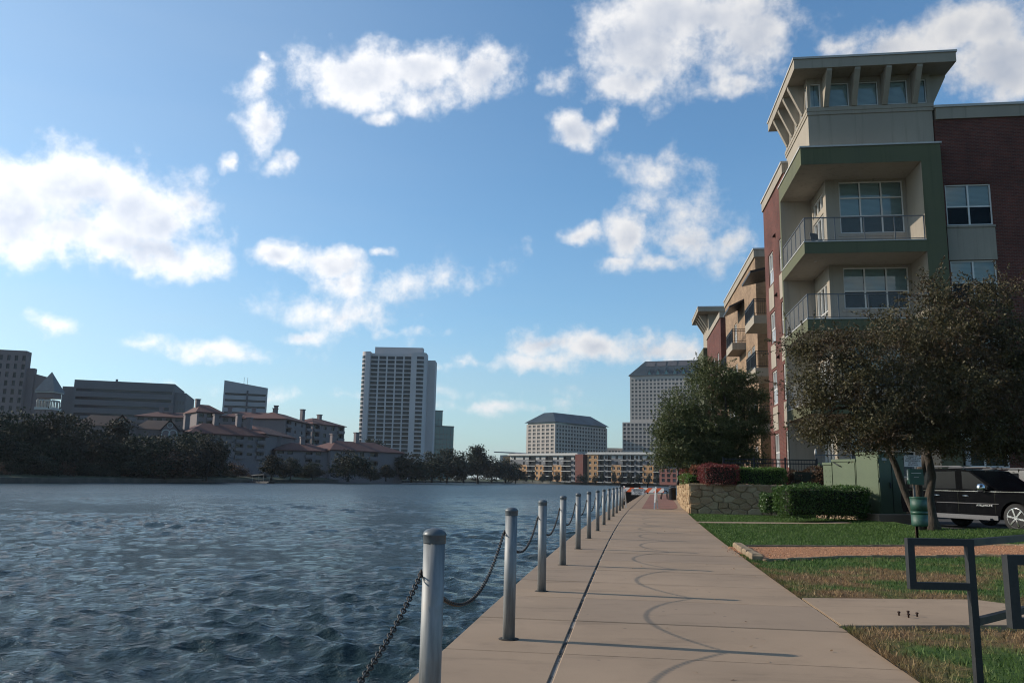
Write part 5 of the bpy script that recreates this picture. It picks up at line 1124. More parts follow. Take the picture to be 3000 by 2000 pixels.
def broad_tree(name, lab, loc, stems, lobes, nclump, per, spread, leaf, aspect, mat, seed, group=None, cat='tree', sprays=150):
    g = np.random.default_rng(seed); T = empty(name, loc); tag(T, lab, cat, group); C, P = crown_points(lobes, nclump, per, spread, g); tw = []
    for _ in range(sprays):                               # long shoots that break the outline
        l = lobes[g.integers(len(lobes))]; d = g.normal(size=3); d[2] = abs(d[2]) * .7 - .15; d /= np.linalg.norm(d); a = np.array(l[:3]) + d * np.array(l[3:]) * g.uniform(.75, 1.0); dd = d + g.normal(size=3) * .35; dd[2] += .15; dd /= np.linalg.norm(dd); ln = g.uniform(.3, .85); tw.append((a, a + dd * ln)); k = int(ln * 44); f = g.random((k, 1)) ** .8; P = np.vstack([P, a + dd * ln * f + g.normal(0, .045, (k, 3)) * (1.25 - f)])
    V, Fq = leaves(P, leaf, aspect, g)
    tr = MB(); tips = []
    for pts, rr in stems: tr.tube(pts, rr, 10); tips.append(Vector(pts[-1]))
    tr.build('trunk', m_bark, T); br = MB()
    mains = []
    for l in lobes:
        c = Vector(l[:3]); b = min(tips, key=lambda q: (q - c).length); limbs(br, b, [c], .055 + .012 * (l[3] + l[4]), g); mains.append(c)
    for c in C[::max(1, len(C) // 260)]:
        c = Vector(c); b = min(mains, key=lambda q: (q - c).length); limbs(br, b, [c], .022, g, .15, 3, 4)
    for a, b in tw: br.tube([a, (a + b) / 2 + g.normal(0, .02, 3), b], [.009, .006, .003], 4, cap=False)
    tag(br.build('branches', m_bark, T), kind='stuff'); link('crown', np_mesh('crown', V, Fq, mat), T); return T

# near live oak on the lawn: leaning stems, brown olive crown
tb = atlawn(2735, 1552)
stemsA = [([(0.05, 0, -.1), (0.0, .02, .3), (-.04, .05, .9), (0.10, .08, 1.5), (.02, .1, 2.1), (-.05, .1, 2.9), (.2, .1, 3.7)], [.22, .135, .118, .112, .108, .10, .08]),
          ([(-.15, .25, -.1), (-.35, .3, .4), (-.62, .3, 1.1), (-.85, .25, 1.8), (-1.15, .15, 2.4), (-1.6, 0, 3.0)], [.15, .10, .095, .09, .08, .06]),
          ([(.02, .3, -.1), (-.12, .5, .6), (-.1, .55, 1.3), (.15, .5, 2.0), (.45, .45, 2.7), (.9, .5, 3.4)], [.2, .15, .13, .12, .1, .07])]
def pxl(px, py, Y, r, ry=None, rz=None):
    p = at(px, py, Y) - tb; return (p.x, p.y, p.z, r, ry or r, rz or r * .8)
lobesA = [pxl(2700, 1010, 21.5, 1.5), pxl(2470, 1060, 21, 1.25, 1.3, .9), pxl(2560, 1180, 20.8, 1.5, 1.4, .85), pxl(2800, 1150, 21.3, 1.6), pxl(2850, 940, 22, 1.2, 1.2, 1.0), pxl(2980, 1060, 22, 1.5), pxl(2960, 1220, 21.6, 1.5, 1.4, .8), pxl(2390, 1150, 21.2, .7, .9, .5), pxl(2360, 1010, 21.4, .55, .7, .35), pxl(2390, 1260, 21.4, .45, .6, .3), pxl(3130, 1120, 22, 1.6), pxl(2680, 1260, 21.2, 1.1, 1.2, .5), pxl(2480, 1270, 21, .95, 1.1, .5), pxl(2580, 1290, 20.8, .9, 1.0, .4), pxl(2800, 1290, 21.4, 1.2, 1.2, .5), pxl(2960, 1310, 21.6, 1.1, 1.2, .45), pxl(2740, 870, 21.8, .5, .5, .55), pxl(2920, 860, 22.1, .55, .6, .45)]
broad_tree('oak_tree', 'large brown leaved oak with several stems on the near lawn', tb, stemsA, lobesA, 2400, 54, .15, .08, .40, m_leafbrown, 21, sprays=420)
# street tree on the terrace beyond the wall
tc_ = Vector((11.6, 43.0, 1.2)); 
def pxm(px, py, Y, r, ry=None, rz=None):
    p = at(px, py, Y) - tc_; return (p.x, p.y, p.z, r * 1.12, (ry or r) * 1.12, (rz or r * .85) * 1.12)
stemsB = [([(0, 0, -.1), (.05, 0, .6), (-.05, .05, 1.3), (-.25, .05, 2.1)], [.2, .15, .14, .11]), ([(.05, .05, 1.0), (.35, .1, 1.6), (.7, .1, 2.4)], [.11, .1, .07])]
lobesB = [pxm(2090, 1120, 43, 1.25), pxm(2010, 1200, 42.5, 1.25), pxm(2150, 1190, 43.5, 1.2), pxm(1985, 1300, 42, 1.15, 1.2, .9), pxm(2075, 1270, 42.5, 1.5), pxm(2185, 1270, 43, 1.05), pxm(2105, 1345, 42.8, 1.2, 1.3, .6), pxm(2215, 1160, 43.5, .6), pxm(1945, 1345, 42, .6, .8, .45), pxm(2060, 1075, 43, .55), pxm(2225, 1225, 43.2, .5), pxm(2170, 1110, 43.2, .6), pxm(1960, 1255, 42, .8), pxm(2020, 1350, 42, .9, 1, .5), pxm(2190, 1340, 43, .9, 1, .5)]
broad_tree('street_tree', 'round olive green tree on the terrace before the stone facade', tc_, stemsB, lobesB, 2000, 40, .17, .105, .5, m_leafgreen, 31)
tc_ = Vector((13.2, 56, 1.2)); stemsC = [([(0, 0, -.1), (.05, 0, .8), (-.1, .05, 1.8)], [.16, .13, .1])]
broad_tree('street_tree', 'second olive green tree farther along the terrace', tc_, stemsC, [(0, 0, 2.9, 1.9, 1.9, 1.2), (-1.1, -.3, 2.4, 1.3, 1.3, .9), (1, .5, 2.7, 1.4, 1.4, 1)], 420, 30, .24, .17, .5, m_leafgreen, 33)

# ---- clipped hedges: leafy shells round a twiggy core
def hedge(name, lab, c, du_, hx, hy, hz, mat, n, leaf, seed, group=None, lump=.06, cat='hedge'):
    g = np.random.default_rng(seed); T = empty(name, c, math.atan2(du_[1], du_[0])); tag(T, lab, cat, group)
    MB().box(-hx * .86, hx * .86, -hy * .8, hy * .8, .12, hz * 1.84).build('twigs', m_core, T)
    f = g.integers(0, 5, n); w = np.array([hy * hz, hy * hz, hx * hz, hx * hz, hx * hy]); f = g.choice(5, n, p=w / w.sum()); u, v = g.uniform(-1, 1, n), g.uniform(-1, 1, n); P = np.empty((n, 3))
    lo = {0: lambda u, v: (-1 + 0 * u, u, v), 1: lambda u, v: (1 + 0 * u, u, v), 2: lambda u, v: (u, -1 + 0 * u, v), 3: lambda u, v: (u, 1 + 0 * u, v), 4: lambda u, v: (u, v, 1 + 0 * u)}
    for k in range(5): s = f == k; P[s] = np.stack(lo[k](u[s], v[s]), -1)
    rr = np.abs(P).copy(); soft = 1 - .10 * np.clip((np.sort(rr, 1)[:, 1] - .8) / .2, 0, 1) ** 2; P *= soft[:, None]
    P *= np.array([hx, hy, hz]); P[:, 2] += hz; wob = lump * (np.sin(P[:, 0] * 4.1 + seed) + np.sin(P[:, 1] * 5.3) + np.sin(P[:, 2] * 6.7 + 1)) * .5
    P *= (1 + wob / np.maximum(np.linalg.norm(P - np.array([0, 0, hz]), axis=1), .3))[:, None]; P += g.normal(0, leaf * .55, (n, 3)); P[:, 2] = np.abs(P[:, 2])
    low = P[:, 2] < .22; P[low] *= np.array([.9, .85, 1]); V, Fq = leaves(P, leaf, .6, g, .2); link('foliage', np_mesh('foliage', V, Fq, mat), T)
    st = MB()
    for _ in range(10): x, y = g.uniform(-.8, .8) * hx, g.uniform(-.7, .7) * hy; st.tube([(x * .8, y * .8, -.05), (x, y, hz * .6)], [.018, .012], 5)
    st.build('stems', m_bark, T); return T
hc = Vector((12.35, 29.15, 0)); hc.z = zl(hc.x, hc.y) - .02
hd = (BV.x, BV.y)
p0, p1 = atlawn(2270, 1526), atlawn(2560, 1526)
hc = Vector(((p0.x + p1.x) / 2, (p0.y + p1.y) / 2 + .1, .17)); hedge('hedge', 'boxy dark green hedge in front of the utility cabinets', hc, (1, .02), (p1.x - p0.x) / 2, .62, .52, m_hedge, 15000, .062, 41)
hedge('hedge', 'small dark green hedge just behind the left end of the cabinet hedge', (10.55, 33.0, .2), hd, .42, .55, .36, m_hedge, 4200, .062, 42)
q = bpt(-2.6, -1.55, 1.2); hedge('hedge', 'bright green clipped hedge along the patio fence', q, hd, 1.08, .38, .39, m_hedgeb, 9000, .055, 43, lump=.025)
q = bpt(-.55, -1.5, 1.2); hedge('shrub', 'bronze shrub beside the bright clipped hedge', q, hd, .75, .45, .36, m_shrubbr, 5000, .07, 44, lump=.2, cat='shrub')
q = bpt(.35, -1.0, 1.2); hedge('shrub', 'small green shrub against the patio railing', q, hd, .35, .35, .45, m_hedge, 2200, .07, 49, lump=.2, cat='shrub')
q = bpt(-4.35, -.9, 1.2); hedge('hedge', 'nearest dark red hedge on the retaining wall', q, (BU.x, BU.y), 1.5, .75, .43, m_hedger, 9000, .06, 45)
hedge('hedge', 'orange red hedge behind the dark red one', (9.75, 42.2, 1.2), (BU.x, BU.y), 2.2, .55, .44, m_hedgeo, 7000, .075, 46)
hedge('hedge', 'farthest red hedge along the terrace edge', (11.0, 49.5, 1.2), (BU.x, BU.y), 2.6, .55, .45, m_hedger, 6000, .085, 47)
hedge('shrub', 'low green shrub between the red hedges', (8.85, 39.0, 1.2), (1, 0), .5, .5, .22, m_hedgeb, 2500, .07, 48, lump=.2, cat='shrub')

# ---- trees on the far banks: a few crown shapes, every tree its own object
def far_crown(seed, n, mat, shape):
    g = np.random.default_rng(seed); lob = [(0, 0, .66, .32, .32, .30)] + [(math.cos(t) * .26, math.sin(t) * .26, .2 + .42 * g.random(), .26, .26, .2) for t in g.uniform(0, 6.28, 11)]
    if shape == 'tall': lob = [(0, 0, .45, .2, .2, .3), (0, 0, .68, .16, .16, .24), (.06, 0, .86, .09, .09, .12)] + [(math.cos(t) * .13, math.sin(t) * .13, g.uniform(.3, .62), .14, .14, .13) for t in g.uniform(0, 6.28, 5)]
    C, P = crown_points(lob, 330, max(1, n // 330), .05, g, .6); V, Fq = leaves(P, .045, .75, g); return np_mesh('crown', V, Fq, mat)
def far_trunk(seed):
    g = np.random.default_rng(seed); mb = MB(); mb.tube([(0, 0, -.06), (.01, 0, .12), (-.01, .01, .3), (.01, 0, .5)], [.03, .022, .018, .01], 7)
    limbs(mb, (0, 0, .2), [(.2, .05, .5), (-.2, .08, .52), (.05, -.18, .55), (-.1, -.12, .6)], .014, g); return mb.mesh('trunk', m_bark)
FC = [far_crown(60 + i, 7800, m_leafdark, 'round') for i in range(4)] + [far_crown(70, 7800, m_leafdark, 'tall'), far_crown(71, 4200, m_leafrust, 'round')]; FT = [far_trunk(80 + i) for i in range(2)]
def far_tree(px, Y, ptop, wpx, kind, lab, group, pbase=None):
    b = at(px, 1405, Y); b.z = .2; h = zof(px, ptop, Y) - b.z; w = wpx * Y / 2420 / (.92 if kind != 4 else .58)
    T = empty('bank_tree', b, random.uniform(0, 6.28)); tag(T, lab, 'tree', group); c = link('crown', FC[kind], T); t = link('trunk', FT[kind % 2], T)
    for o in (c, t): o.scale = (w, w, h)
    return T
ORD = ['first', 'second', 'third', 'fourth', 'fifth', 'sixth', 'seventh', 'eighth', 'ninth', 'tenth', 'eleventh', 'twelfth', 'thirteenth', 'fourteenth', 'fifteenth', 'sixteenth', 'seventeenth', 'eighteenth', 'nineteenth', 'twentieth', 'twenty-first', 'twenty-second', 'twenty-third', 'twenty-fourth', 'twenty-fifth', 'twenty-sixth'] + ['twenty-seventh', 'twenty-eighth', 'twenty-ninth', 'thirtieth', 'thirty-first', 'thirty-second', 'thirty-third', 'thirty-fourth', 'thirty-fifth', 'thirty-sixth']
LT = [(-60, 150, 1190, 190, 0), (20, 158, 1185, 170, 1), (95, 170, 1200, 150, 2), (150, 160, 1195, 150, 3), (205, 178, 1205, 150, 0), (270, 176, 1250, 150, 2), (330, 190, 1225, 120, 4), (400, 182, 1262, 170, 1), (455, 196, 1268, 140, 3), (510, 190, 1262, 160, 0), (560, 205, 1255, 150, 1), (605, 198, 1262, 120, 2), (635, 214, 1290, 70, 3), (-170, 150, 1180, 190, 2), (60, 148, 1290, 150, 3), (350, 178, 1300, 170, 2), (480, 186, 1310, 150, 5)]
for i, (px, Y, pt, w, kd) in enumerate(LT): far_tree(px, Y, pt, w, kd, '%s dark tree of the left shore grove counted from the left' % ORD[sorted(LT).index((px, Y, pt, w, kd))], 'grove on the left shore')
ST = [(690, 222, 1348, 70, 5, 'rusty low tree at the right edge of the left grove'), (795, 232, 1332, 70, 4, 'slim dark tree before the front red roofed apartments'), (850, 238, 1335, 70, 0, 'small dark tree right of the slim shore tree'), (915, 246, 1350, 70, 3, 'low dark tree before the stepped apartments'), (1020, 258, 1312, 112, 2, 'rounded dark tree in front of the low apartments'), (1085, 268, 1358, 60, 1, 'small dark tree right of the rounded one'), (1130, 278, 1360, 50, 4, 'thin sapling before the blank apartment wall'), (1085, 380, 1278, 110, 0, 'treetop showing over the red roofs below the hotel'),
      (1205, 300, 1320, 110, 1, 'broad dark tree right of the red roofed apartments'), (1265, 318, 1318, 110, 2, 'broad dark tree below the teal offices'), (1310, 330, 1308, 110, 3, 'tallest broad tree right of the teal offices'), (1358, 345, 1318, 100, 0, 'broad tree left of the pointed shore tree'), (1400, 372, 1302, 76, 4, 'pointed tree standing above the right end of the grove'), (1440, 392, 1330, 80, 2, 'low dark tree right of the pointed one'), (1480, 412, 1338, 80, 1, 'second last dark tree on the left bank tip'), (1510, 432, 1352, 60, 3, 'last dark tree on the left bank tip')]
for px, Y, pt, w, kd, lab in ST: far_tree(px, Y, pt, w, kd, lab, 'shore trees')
k = 0
for px in (1535, 1560, 1590, 1612, 1632, 1655, 1700, 1715, 1745, 1765, 1800, 1820, 1845, 1870, 1900, 1925, 1950, 1975):
    far_tree(px, 497 - (px - 1500) * .05, 1378 + (px * 7 % 12), 15 + px % 9, [0, 4, 2, 3][k % 4], '%s small tree from the left along the far apartment shore' % ORD[k], 'saplings on the far shore'); k += 1
# low shrubs along the left bank
k = 0
for px in (-60, -20, 15, 50, 90, 125, 160, 200, 235, 275, 310, 350, 390, 425, 465, 500, 540, 575, 610,640, 668, 735, 765, 880, 905, 960, 1060, 1150, 1175, 1230, 1290, 1340, 1390, 1450):
    Y = float(np.interp(px, [q[0] for q in LEFT_SHORE], [q[1] for q in LEFT_SHORE])) + 7; b = at(px, 1405, Y); b.z = .1
    T = empty('bank_shrub', b, px); tag(T, '%s low shrub from the left along the far water edge' % ORD[k], 'shrub', 'shrubs on the left bank'); c = link('foliage', FC[[0, 5, 2, 1, 3][k % 5]], T); s = (2.2 if px > 630 else 3.6) + (px % 7) * .3; c.scale = (s * 1.3, s * 1.3, s); c.location.z = -s * .25; k += 1
# ------------------------------------------------------------------ quay furniture
def galv_mat():
    m, nt, b = new_mat('weathered galvanised pipe'); co = coords(nt, False, (1, 1, .12)); f = noise(nt, co, 22, 5, .6); g = noise(nt, coords(nt), 5, 4)
    c = mixc(nt, ramp(nt, f, .3, .7), (0.13, 0.138, 0.142), (0.27, 0.275, 0.27)); c = mixc(nt, ramp(nt, g, .52, .72, 0, .55), c, (0.20, 0.17, 0.14))
    nt.links.new(c, b.inputs['Base Color']); b.inputs['Metallic'].default_value = .4; nt.links.new(ramp(nt, f, .2, .8, .5, .7), b.inputs['Roughness']); bump(nt, b, f, .12, .004); return m
m_galv = galv_mat(); m_cap = M('dark grey post cap', (0.10, 0.115, 0.125), .5, .1, var=.2, vs=9); m_chain = M('rusty steel chain', (0.085, 0.075, 0.068), .55, .7, var=.5, vs=30, fine=.2, fs=90)
PX = [(-.66, .80), (-.345, 3.92), (.02, 7.05), (.41, 10.02), (.86, 13.10), (1.36, 16.21), (1.86, 19.2), (2.38, 22.2), (2.90, 25.25), (3.43, 28.38), (3.97, 31.5), (4.51, 34.65), (5.08, 37.9), (5.66, 41.2)]
post_m = MB().lathe([(.051, -.02), (.051, 1.005)], 28).mesh('post', m_galv); cap_m = MB().lathe([(.0535, 1.0), (.054, 1.003), (.054, 1.033), (.0565, 1.036), (.0565, 1.040), (.050, 1.052), (.036, 1.063), (.015, 1.068), (.002, 1.069)], 28).mesh('cap', m_cap)
eye_m = MB().tube([(math.cos(t * .785) * .016, 0, .86 + math.sin(t * .785) * .016) for t in range(9)], .005, 6).mesh('eyelet', m_chain); ring_m = MB().lathe([(.062, -.004), (.085, -.002), (.085, .0025), (.06, .003)], 24).mesh('base_gap', m_dirt)
for i, (x, y) in enumerate(PX):
    T = empty('bollard', (x, y, 0), i * 1.1); lab = 'galvanised pipe bollard beside the camera, outside the lower left edge' if i == 0 else ('nearest galvanised pipe bollard with domed cap' if i == 1 else '%s galvanised pipe bollard from the near end of the quay' % ORD[i - 1]); tag(T, lab, 'bollard', 'bollards along the water edge')
    link('post', post_m, T); link('cap', cap_m, T); e = link('eyelet', eye_m, T, (0, 0, 0)); e.location = Matrix.Rotation(-i * 1.1, 3, 'Z') @ Vector((-.058, 0, 0)); e.rotation_euler.z = -i * 1.1 + 1.57; link('base_ring', ring_m, T)
    T.rotation_euler.x = random.uniform(-.006, .006)
def link_mesh(r, a, b, n=10, s=5):
    mb = MB(); pts = [(0, math.cos(2 * math.pi * k / n) * b, math.sin(2 * math.pi * k / n) * a) for k in range(n)]; m = len(pts)
    for i, p in enumerate(pts):
        p = Vector(p); d = (Vector(pts[(i + 1) % m]) - Vector(pts[i - 1])).normalized(); e1 = Vector((1, 0, 0)); e2 = d.cross(e1)
        for k in range(s): t = 2 * math.pi * k / s; mb.v.append(tuple(p + (e1 * math.cos(t) + e2 * math.sin(t)) * r))
    for i in range(m):
        for k in range(s): mb.f.append((i * s + k, i * s + (k + 1) % s, ((i + 1) % m) * s + (k + 1) % s, ((i + 1) % m) * s + k)); mb.m.append(0); mb.s.append(True)
    return mb
lm = link_mesh(.0036, .0185, .0105); link_me = lm.mesh('link', m_chain); coarse = link_mesh(.004, .0215, .012, 6, 4)
for i in range(len(PX) - 1):
    a, b = Vector((*PX[i], .86)), Vector((*PX[i + 1], .86)); a.x -= .058; b.x -= .058; sag = .30 + .03 * math.sin(i * 2.1); N_ = 400; pts = [a + (b - a) * (k / N_) - Vector((0, 0, sag * (1 - (2 * k / N_ - 1) ** 2))) for k in range(N_ + 1)]
    acc = [0]
    for k in range(N_): acc.append(acc[-1] + (pts[k + 1] - pts[k]).length)
    T = empty('chain', a); tag(T, 'steel chain hung from the nearest bollard towards the lower left' if i == 0 else 'steel chain sagging between the %s and %s bollards from the near end' % (ORD[i - 1], ORD[i]), 'chain', 'chains between the bollards'); big = MB(); pitch = .0285 if i < 3 else .033; n = int(acc[-1] / pitch); j = 0
    for q in range(n):
        s = (q + .5) * acc[-1] / n
        while acc[j + 1] < s: j += 1
        p = pts[j] + (pts[j + 1] - pts[j]) * ((s - acc[j]) / (acc[j + 1] - acc[j])); d = (pts[j + 1] - pts[j]).normalized(); R = d.to_track_quat('Z', 'Y') @ Matrix.Rotation(math.pi / 2 * (q % 2) + .5, 3, 'Z').to_quaternion()
        if i < 3: o = link('link', link_me, T, p - a); o.rotation_mode = 'QUATERNION'; o.rotation_quaternion = R
        else:
            bb = len(big.v); big.v += [tuple(R @ Vector(v) + p - a) for v in coarse.v]; big.f += [tuple(bb + k for k in f) for f in coarse.f]; big.m += coarse.m; big.s += coarse.s
    if i >= 3: tag(big.build('links', m_chain, T), kind='stuff')
# dark posts beyond the barricade
m_wood = M('black timber post', (0.020, 0.018, 0.017), .85, var=.4, vs=8, bmp=.5, bs=30)
dp = MB().box(-.075, .075, -.075, .075, -.02, 1.10).box(-.095, .095, -.095, .095, 1.10, 1.16).mesh('post', m_wood)
for i in range(15):
    y = 44.6 + i * 2.6; T = link('timber_post', dp, None, (xe(y) + .28, y, 0)); T.rotation_euler.z = -BA; tag(T, '%s black timber post beyond the barricade, counted from the near end' % ORD[i], 'post', 'black posts beyond the barricade')
T = link('timber_post', dp, None, tuple(Vector((atz(1897, 1433, 0).x, 94, 0)))); T.location = (at(1897, 1420, 94).x, 94, 0); tag(T, 'lone black timber post at the far bend of the quay', 'post')

# ---- barricade with sidewalk closed sign
def stripes():
    m, nt, b = new_mat('orange and white board stripes'); sp = nt.nodes.new('ShaderNodeSeparateXYZ'); nt.links.new(coords(nt), sp.inputs[0]); ad = nt.nodes.new('ShaderNodeMath'); ad.operation = 'SUBTRACT'; nt.links.new(sp.outputs[0], ad.inputs[0]); nt.links.new(sp.outputs[2], ad.inputs[1])
    md = nt.nodes.new('ShaderNodeMath'); md.operation = 'FLOORED_MODULO'; md.inputs[1].default_value = .46; nt.links.new(ad.outputs[0], md.inputs[0]); gt = nt.nodes.new('ShaderNodeMath'); gt.operation = 'GREATER_THAN'; gt.inputs[1].default_value = .23; nt.links.new(md.outputs[0], gt.inputs[0])
    c = mixc(nt, gt.outputs[0], (0.62, 0.60, 0.57), (0.62, 0.10, 0.022)); c = mixc(nt, ramp(nt, noise(nt, coords(nt), 6, 4), .5, .8, 0, .35), c, (.25, .2, .17)); nt.links.new(c, b.inputs['Base Color']); b.inputs['Roughness'].default_value = .5; return m
m_str = stripes(); m_whitep = M('scuffed white plastic', (0.62, 0.60, 0.57), .55, var=.2, vs=4, fine=.08, fs=30); m_signw = M('white sign face', (0.50, 0.50, 0.50), .5, var=.08); m_ink = M('black sign ink', (0.012, 0.012, 0.012), .6)
def text(parent, s, size, loc, mat, rot=(math.pi / 2, 0, 0), name='lettering', width=None):
    cu = bpy.data.curves.new(name, 'FONT'); cu.body = s; cu.size = size; cu.align_x = 'CENTER'; cu.align_y = 'CENTER'; cu.extrude = .0012; cu.offset = size * .012; cu.resolution_u = 3
    tmp = bpy.data.objects.new(name, cu); COL.objects.link(tmp); dg = bpy.context.evaluated_depsgraph_get(); me = bpy.data.meshes.new_from_object(tmp.evaluated_get(dg)); bpy.data.objects.remove(tmp)
    me.name = name; me.materials.clear(); me.materials.append(mat); o = link(name, me, parent, loc); o.rotation_euler = rot; o['kind'] = 'stuff'
    if width:
        xs = [v.co.x for v in me.vertices]; w = max(xs) - min(xs); o.scale.x = width / w
    return o
ba, bb_ = atz(1829, 1487, 0), atz(1922, 1490, 0); T = empty('barricade', ba, math.atan2((bb_ - ba).y, (bb_ - ba).x)); tag(T, 'orange and white striped barricade with sidewalk closed sign', 'barricade'); bw = (bb_ - ba).length
for x in (0, bw):
    for s in (-1, 1): MB().obox((x, s * .19, .54), (.035, 0, 0), (0, .022, 0), (0, -s * .17, .55)).build('leg', m_whitep, T)
    MB().box(x - .03, x + .03, -.14, .14, .34, .40).build('cross_brace', m_whitep, T)
MB().box(-.12, bw + .42, -.075, -.045, .80, 1.02).build('striped_board', m_str, T)
sg = MB().box(.40, 1.06, -.10, -.085, .66, .97).build('sign', m_signw, T); br = MB()
for a in ((.415, 1.045, .672, .684), (.415, 1.045, .946, .958), (.415, .427, .684, .946), (1.033, 1.045, .684, .946)): br.box(a[0], a[1], -.1035, -.1005, a[2], a[3])
br.build('sign_border', m_ink, sg); text(sg, 'SIDEWALK', .135, (.73, -.103, .878), m_ink, width=.52); text(sg, 'CLOSED', .135, (.73, -.103, .752), m_ink, width=.42)
# ---- litter bin and bench farther on
bn = atz(1970, 1465, 0); T = empty('litter_bin', bn); tag(T, 'black slatted litter bin with raised lid by the retaining wall', 'bin'); MB().lathe([(.24, .03), (.25, .08), (.25, .84), (.28, .86), (.28, .91), (.2, .95)], 20).build('drum', m_blackm, T)
for k in range(20): t = k * math.pi / 10; MB().obox((.262 * math.cos(t), .262 * math.sin(t), .45), (.006 * math.cos(t), .006 * math.sin(t), 0), (-.018 * math.sin(t), .018 * math.cos(t), 0), (0, 0, .40)).build('slat', m_blackm, T)
MB().lathe([(.24, 1.03), (.26, 1.04), (.2, 1.08), (.05, 1.10)], 20).build('lid', m_blackm, T)
for k in range(4): t = k * math.pi / 2 + .4; MB().tube([(.2 * math.cos(t), .2 * math.sin(t), .9), (.2 * math.cos(t), .2 * math.sin(t), 1.04)], .012, 6).build('lid_strut', m_blackm, T)
bp_ = atz(1948, 1462, 0); T = empty('bench', bp_, math.pi / 2 - BA); tag(T, 'black steel bench seen end on beside the litter bin', 'bench')
for x in (0, 1.6):
    MB().tube([(x, -.25, 0), (x, -.22, .3), (x, -.24, .55), (x, -.1, .66), (x, .22, .62)], .03, 8).build('arm', m_blackm, T); MB().tube([(x, .28, 0), (x, .2, .42), (x, .32, .9)], .03, 8).build('leg', m_blackm, T)
for k in range(5): MB().box(.02, 1.58, -.2 + k * .085, -.14 + k * .085, .42, .445).build('seat_slat', m_blackm, T)
for k in range(5): MB().obox((.8, .24 + k * .02, .52 + k * .085), (.78, 0, 0), (0, .01, 0), (0, .01, .03)).build('back_slat', m_blackm, T)
# ---- lamp posts on the terrace
for i, (px, Y, lab) in enumerate(((2009, 44.0, 'nearer slim black lamp post at the terrace edge'), (1979, 50, 'farther slim black lamp post at the terrace edge'))):
    p = at(px, 1412, Y); p.z = 1.15; p.x += .15; T = empty('lamp_post', p); tag(T, lab, 'lamp post', 'lamp posts on the terrace'); MB().lathe([(.09, 0), (.09, .25), (.055, .32), (.042, 3.6), (.05, 3.65)], 12).build('pole', m_blackm, T); MB().lathe([(.05, 3.65), (.14, 3.75), (.18, 4.15), (.02, 4.3)], 10).build('lantern', m_blackm, T)
# ---- patio fence and railing in front of the tower
def fence(lab, s0, s1, t, z0, h, n):
    T = empty('patio_fence', bpt(s0, t, z0), -BA); tag(T, lab, 'fence'); L_ = s1 - s0
    for i in range(4): x = L_ * i / 3; MB().box(x - .035, x + .035, -.035, .035, 0, h + .06).build('post', m_blackm, T)
    for z in (.12, h - .22, h - .05): MB().box(.036, L_ - .036, -.02, .02, z, z + .045).build('rail', m_blackm, T)
    for i in range(n): x = L_ * (i + .5) / n; MB().box(x - .009, x + .009, -.009, .009, .0, h - .052).build('picket', m_blackm, T)
fence('black picket fence along the patio behind the clipped hedge', -4.1, -.1, -1.05, 1.2, 1.22, 34)
T = empty('patio_railing', bpt(-.1, -.9, 1.2), -BA); tag(T, 'grey wire railing round the ground floor corner patio', 'railing')
for i in range(4): MB().box(i * 1.6 - .025, i * 1.6 + .025, -.025, .025, 0, 1.4).build('post', m_greym, T)
MB().box(-.03, 4.83, -.03, .03, 1.4, 1.45).build('top_rail', m_greym, T)
for i in range(3): q = MB(); q.quad([(i * 1.6 + .03, 0, .1), (i * 1.6 + 1.57, 0, .1), (i * 1.6 + 1.57, 0, 1.38), (i * 1.6 + .03, 0, 1.38)]); q.build('wire_panel', m_wire, T)
MB().lathe([(.05, 1.45), (.055, 1.55), (.02, 1.68), (.002, 1.72)], 10).build('finial', m_trim, T)

# ---- green utility cabinets
m_cab = M('sage green enamel', (0.072, 0.098, 0.05), .55, var=.10, vs=1.2, fine=.04, fs=30, bmp=.08, bs=15)
cd = Vector((-.35, .937, 0)).normalized(); cn = Vector((.937, .35, 0)).normalized(); pad_z = .36
def cabinet(lab, start, L_, D, h, extra):
    T = empty('utility_cabinet', (start.x, start.y, pad_z), math.atan2(cd.y, cd.x)); tag(T, lab, 'cabinet', 'green utility cabinets')   # local x along the lit face, -y inwards
    MB().box(.012, L_ - .012, -D, 0, 0, h - .09, 0, .01).build('body', m_cab, T); MB().box(-.02, L_ - .001, -D - .03, .04, h - .088, h, 0, .012).build('lid', m_cab, T)
    extra(T, L_, D, h); return T
def doors(T, L_, D, h):
    MB().box(.05, L_ - .05, .002, .02, .08, h - .14).build('door', m_cab, T); MB().box(.0, .011, -D * .5 - .01, -D * .5 + .01, .05, h - .12).build('door_seam', m_core, T)
    for z in (.3, 1.1, h - .4): MB().tube([(.03, .025, z), (.03, .025, z + .16)], .018, 8).build('hinge', m_cab, T)
    for z in (.9,): MB().box(-.03, -.002, -D * .42, -D * .38, z, z + .2).build('handle', m_blackm, T)
    MB().box(-.012, .0, -D * .3, -D * .12, h - .3, h - .22).build('label_plate', m_trim, T)
def handle(T, L_, D, h):
    MB().box(.05, L_ - .05, .002, .02, .06, h - .14).build('door', m_cab, T); MB().tube([(L_ - .15, .05, h - .12), (L_ - .32, .06, h - .2), (L_ - .5, .05, h - .27)], .022, 6).build('handle', m_blackm, T)
def rivets(T, L_, D, h):
    bm_ = MB().lathe([(.02, 0), (.018, .008), (.008, .014)], 8).mesh('rivet', m_cab)
    for i in range(7):
        for x in (L_ * .25, L_ * .7): o = link('rivet', bm_, T, (x, .0, .25 + i * (h - .45) / 6.5)); o.rotation_euler.x = -math.pi / 2
c0 = Vector((13.1, 29.1, 0)); c1 = c0 + cd * 1.10; c2 = c1 + cd * 1.23
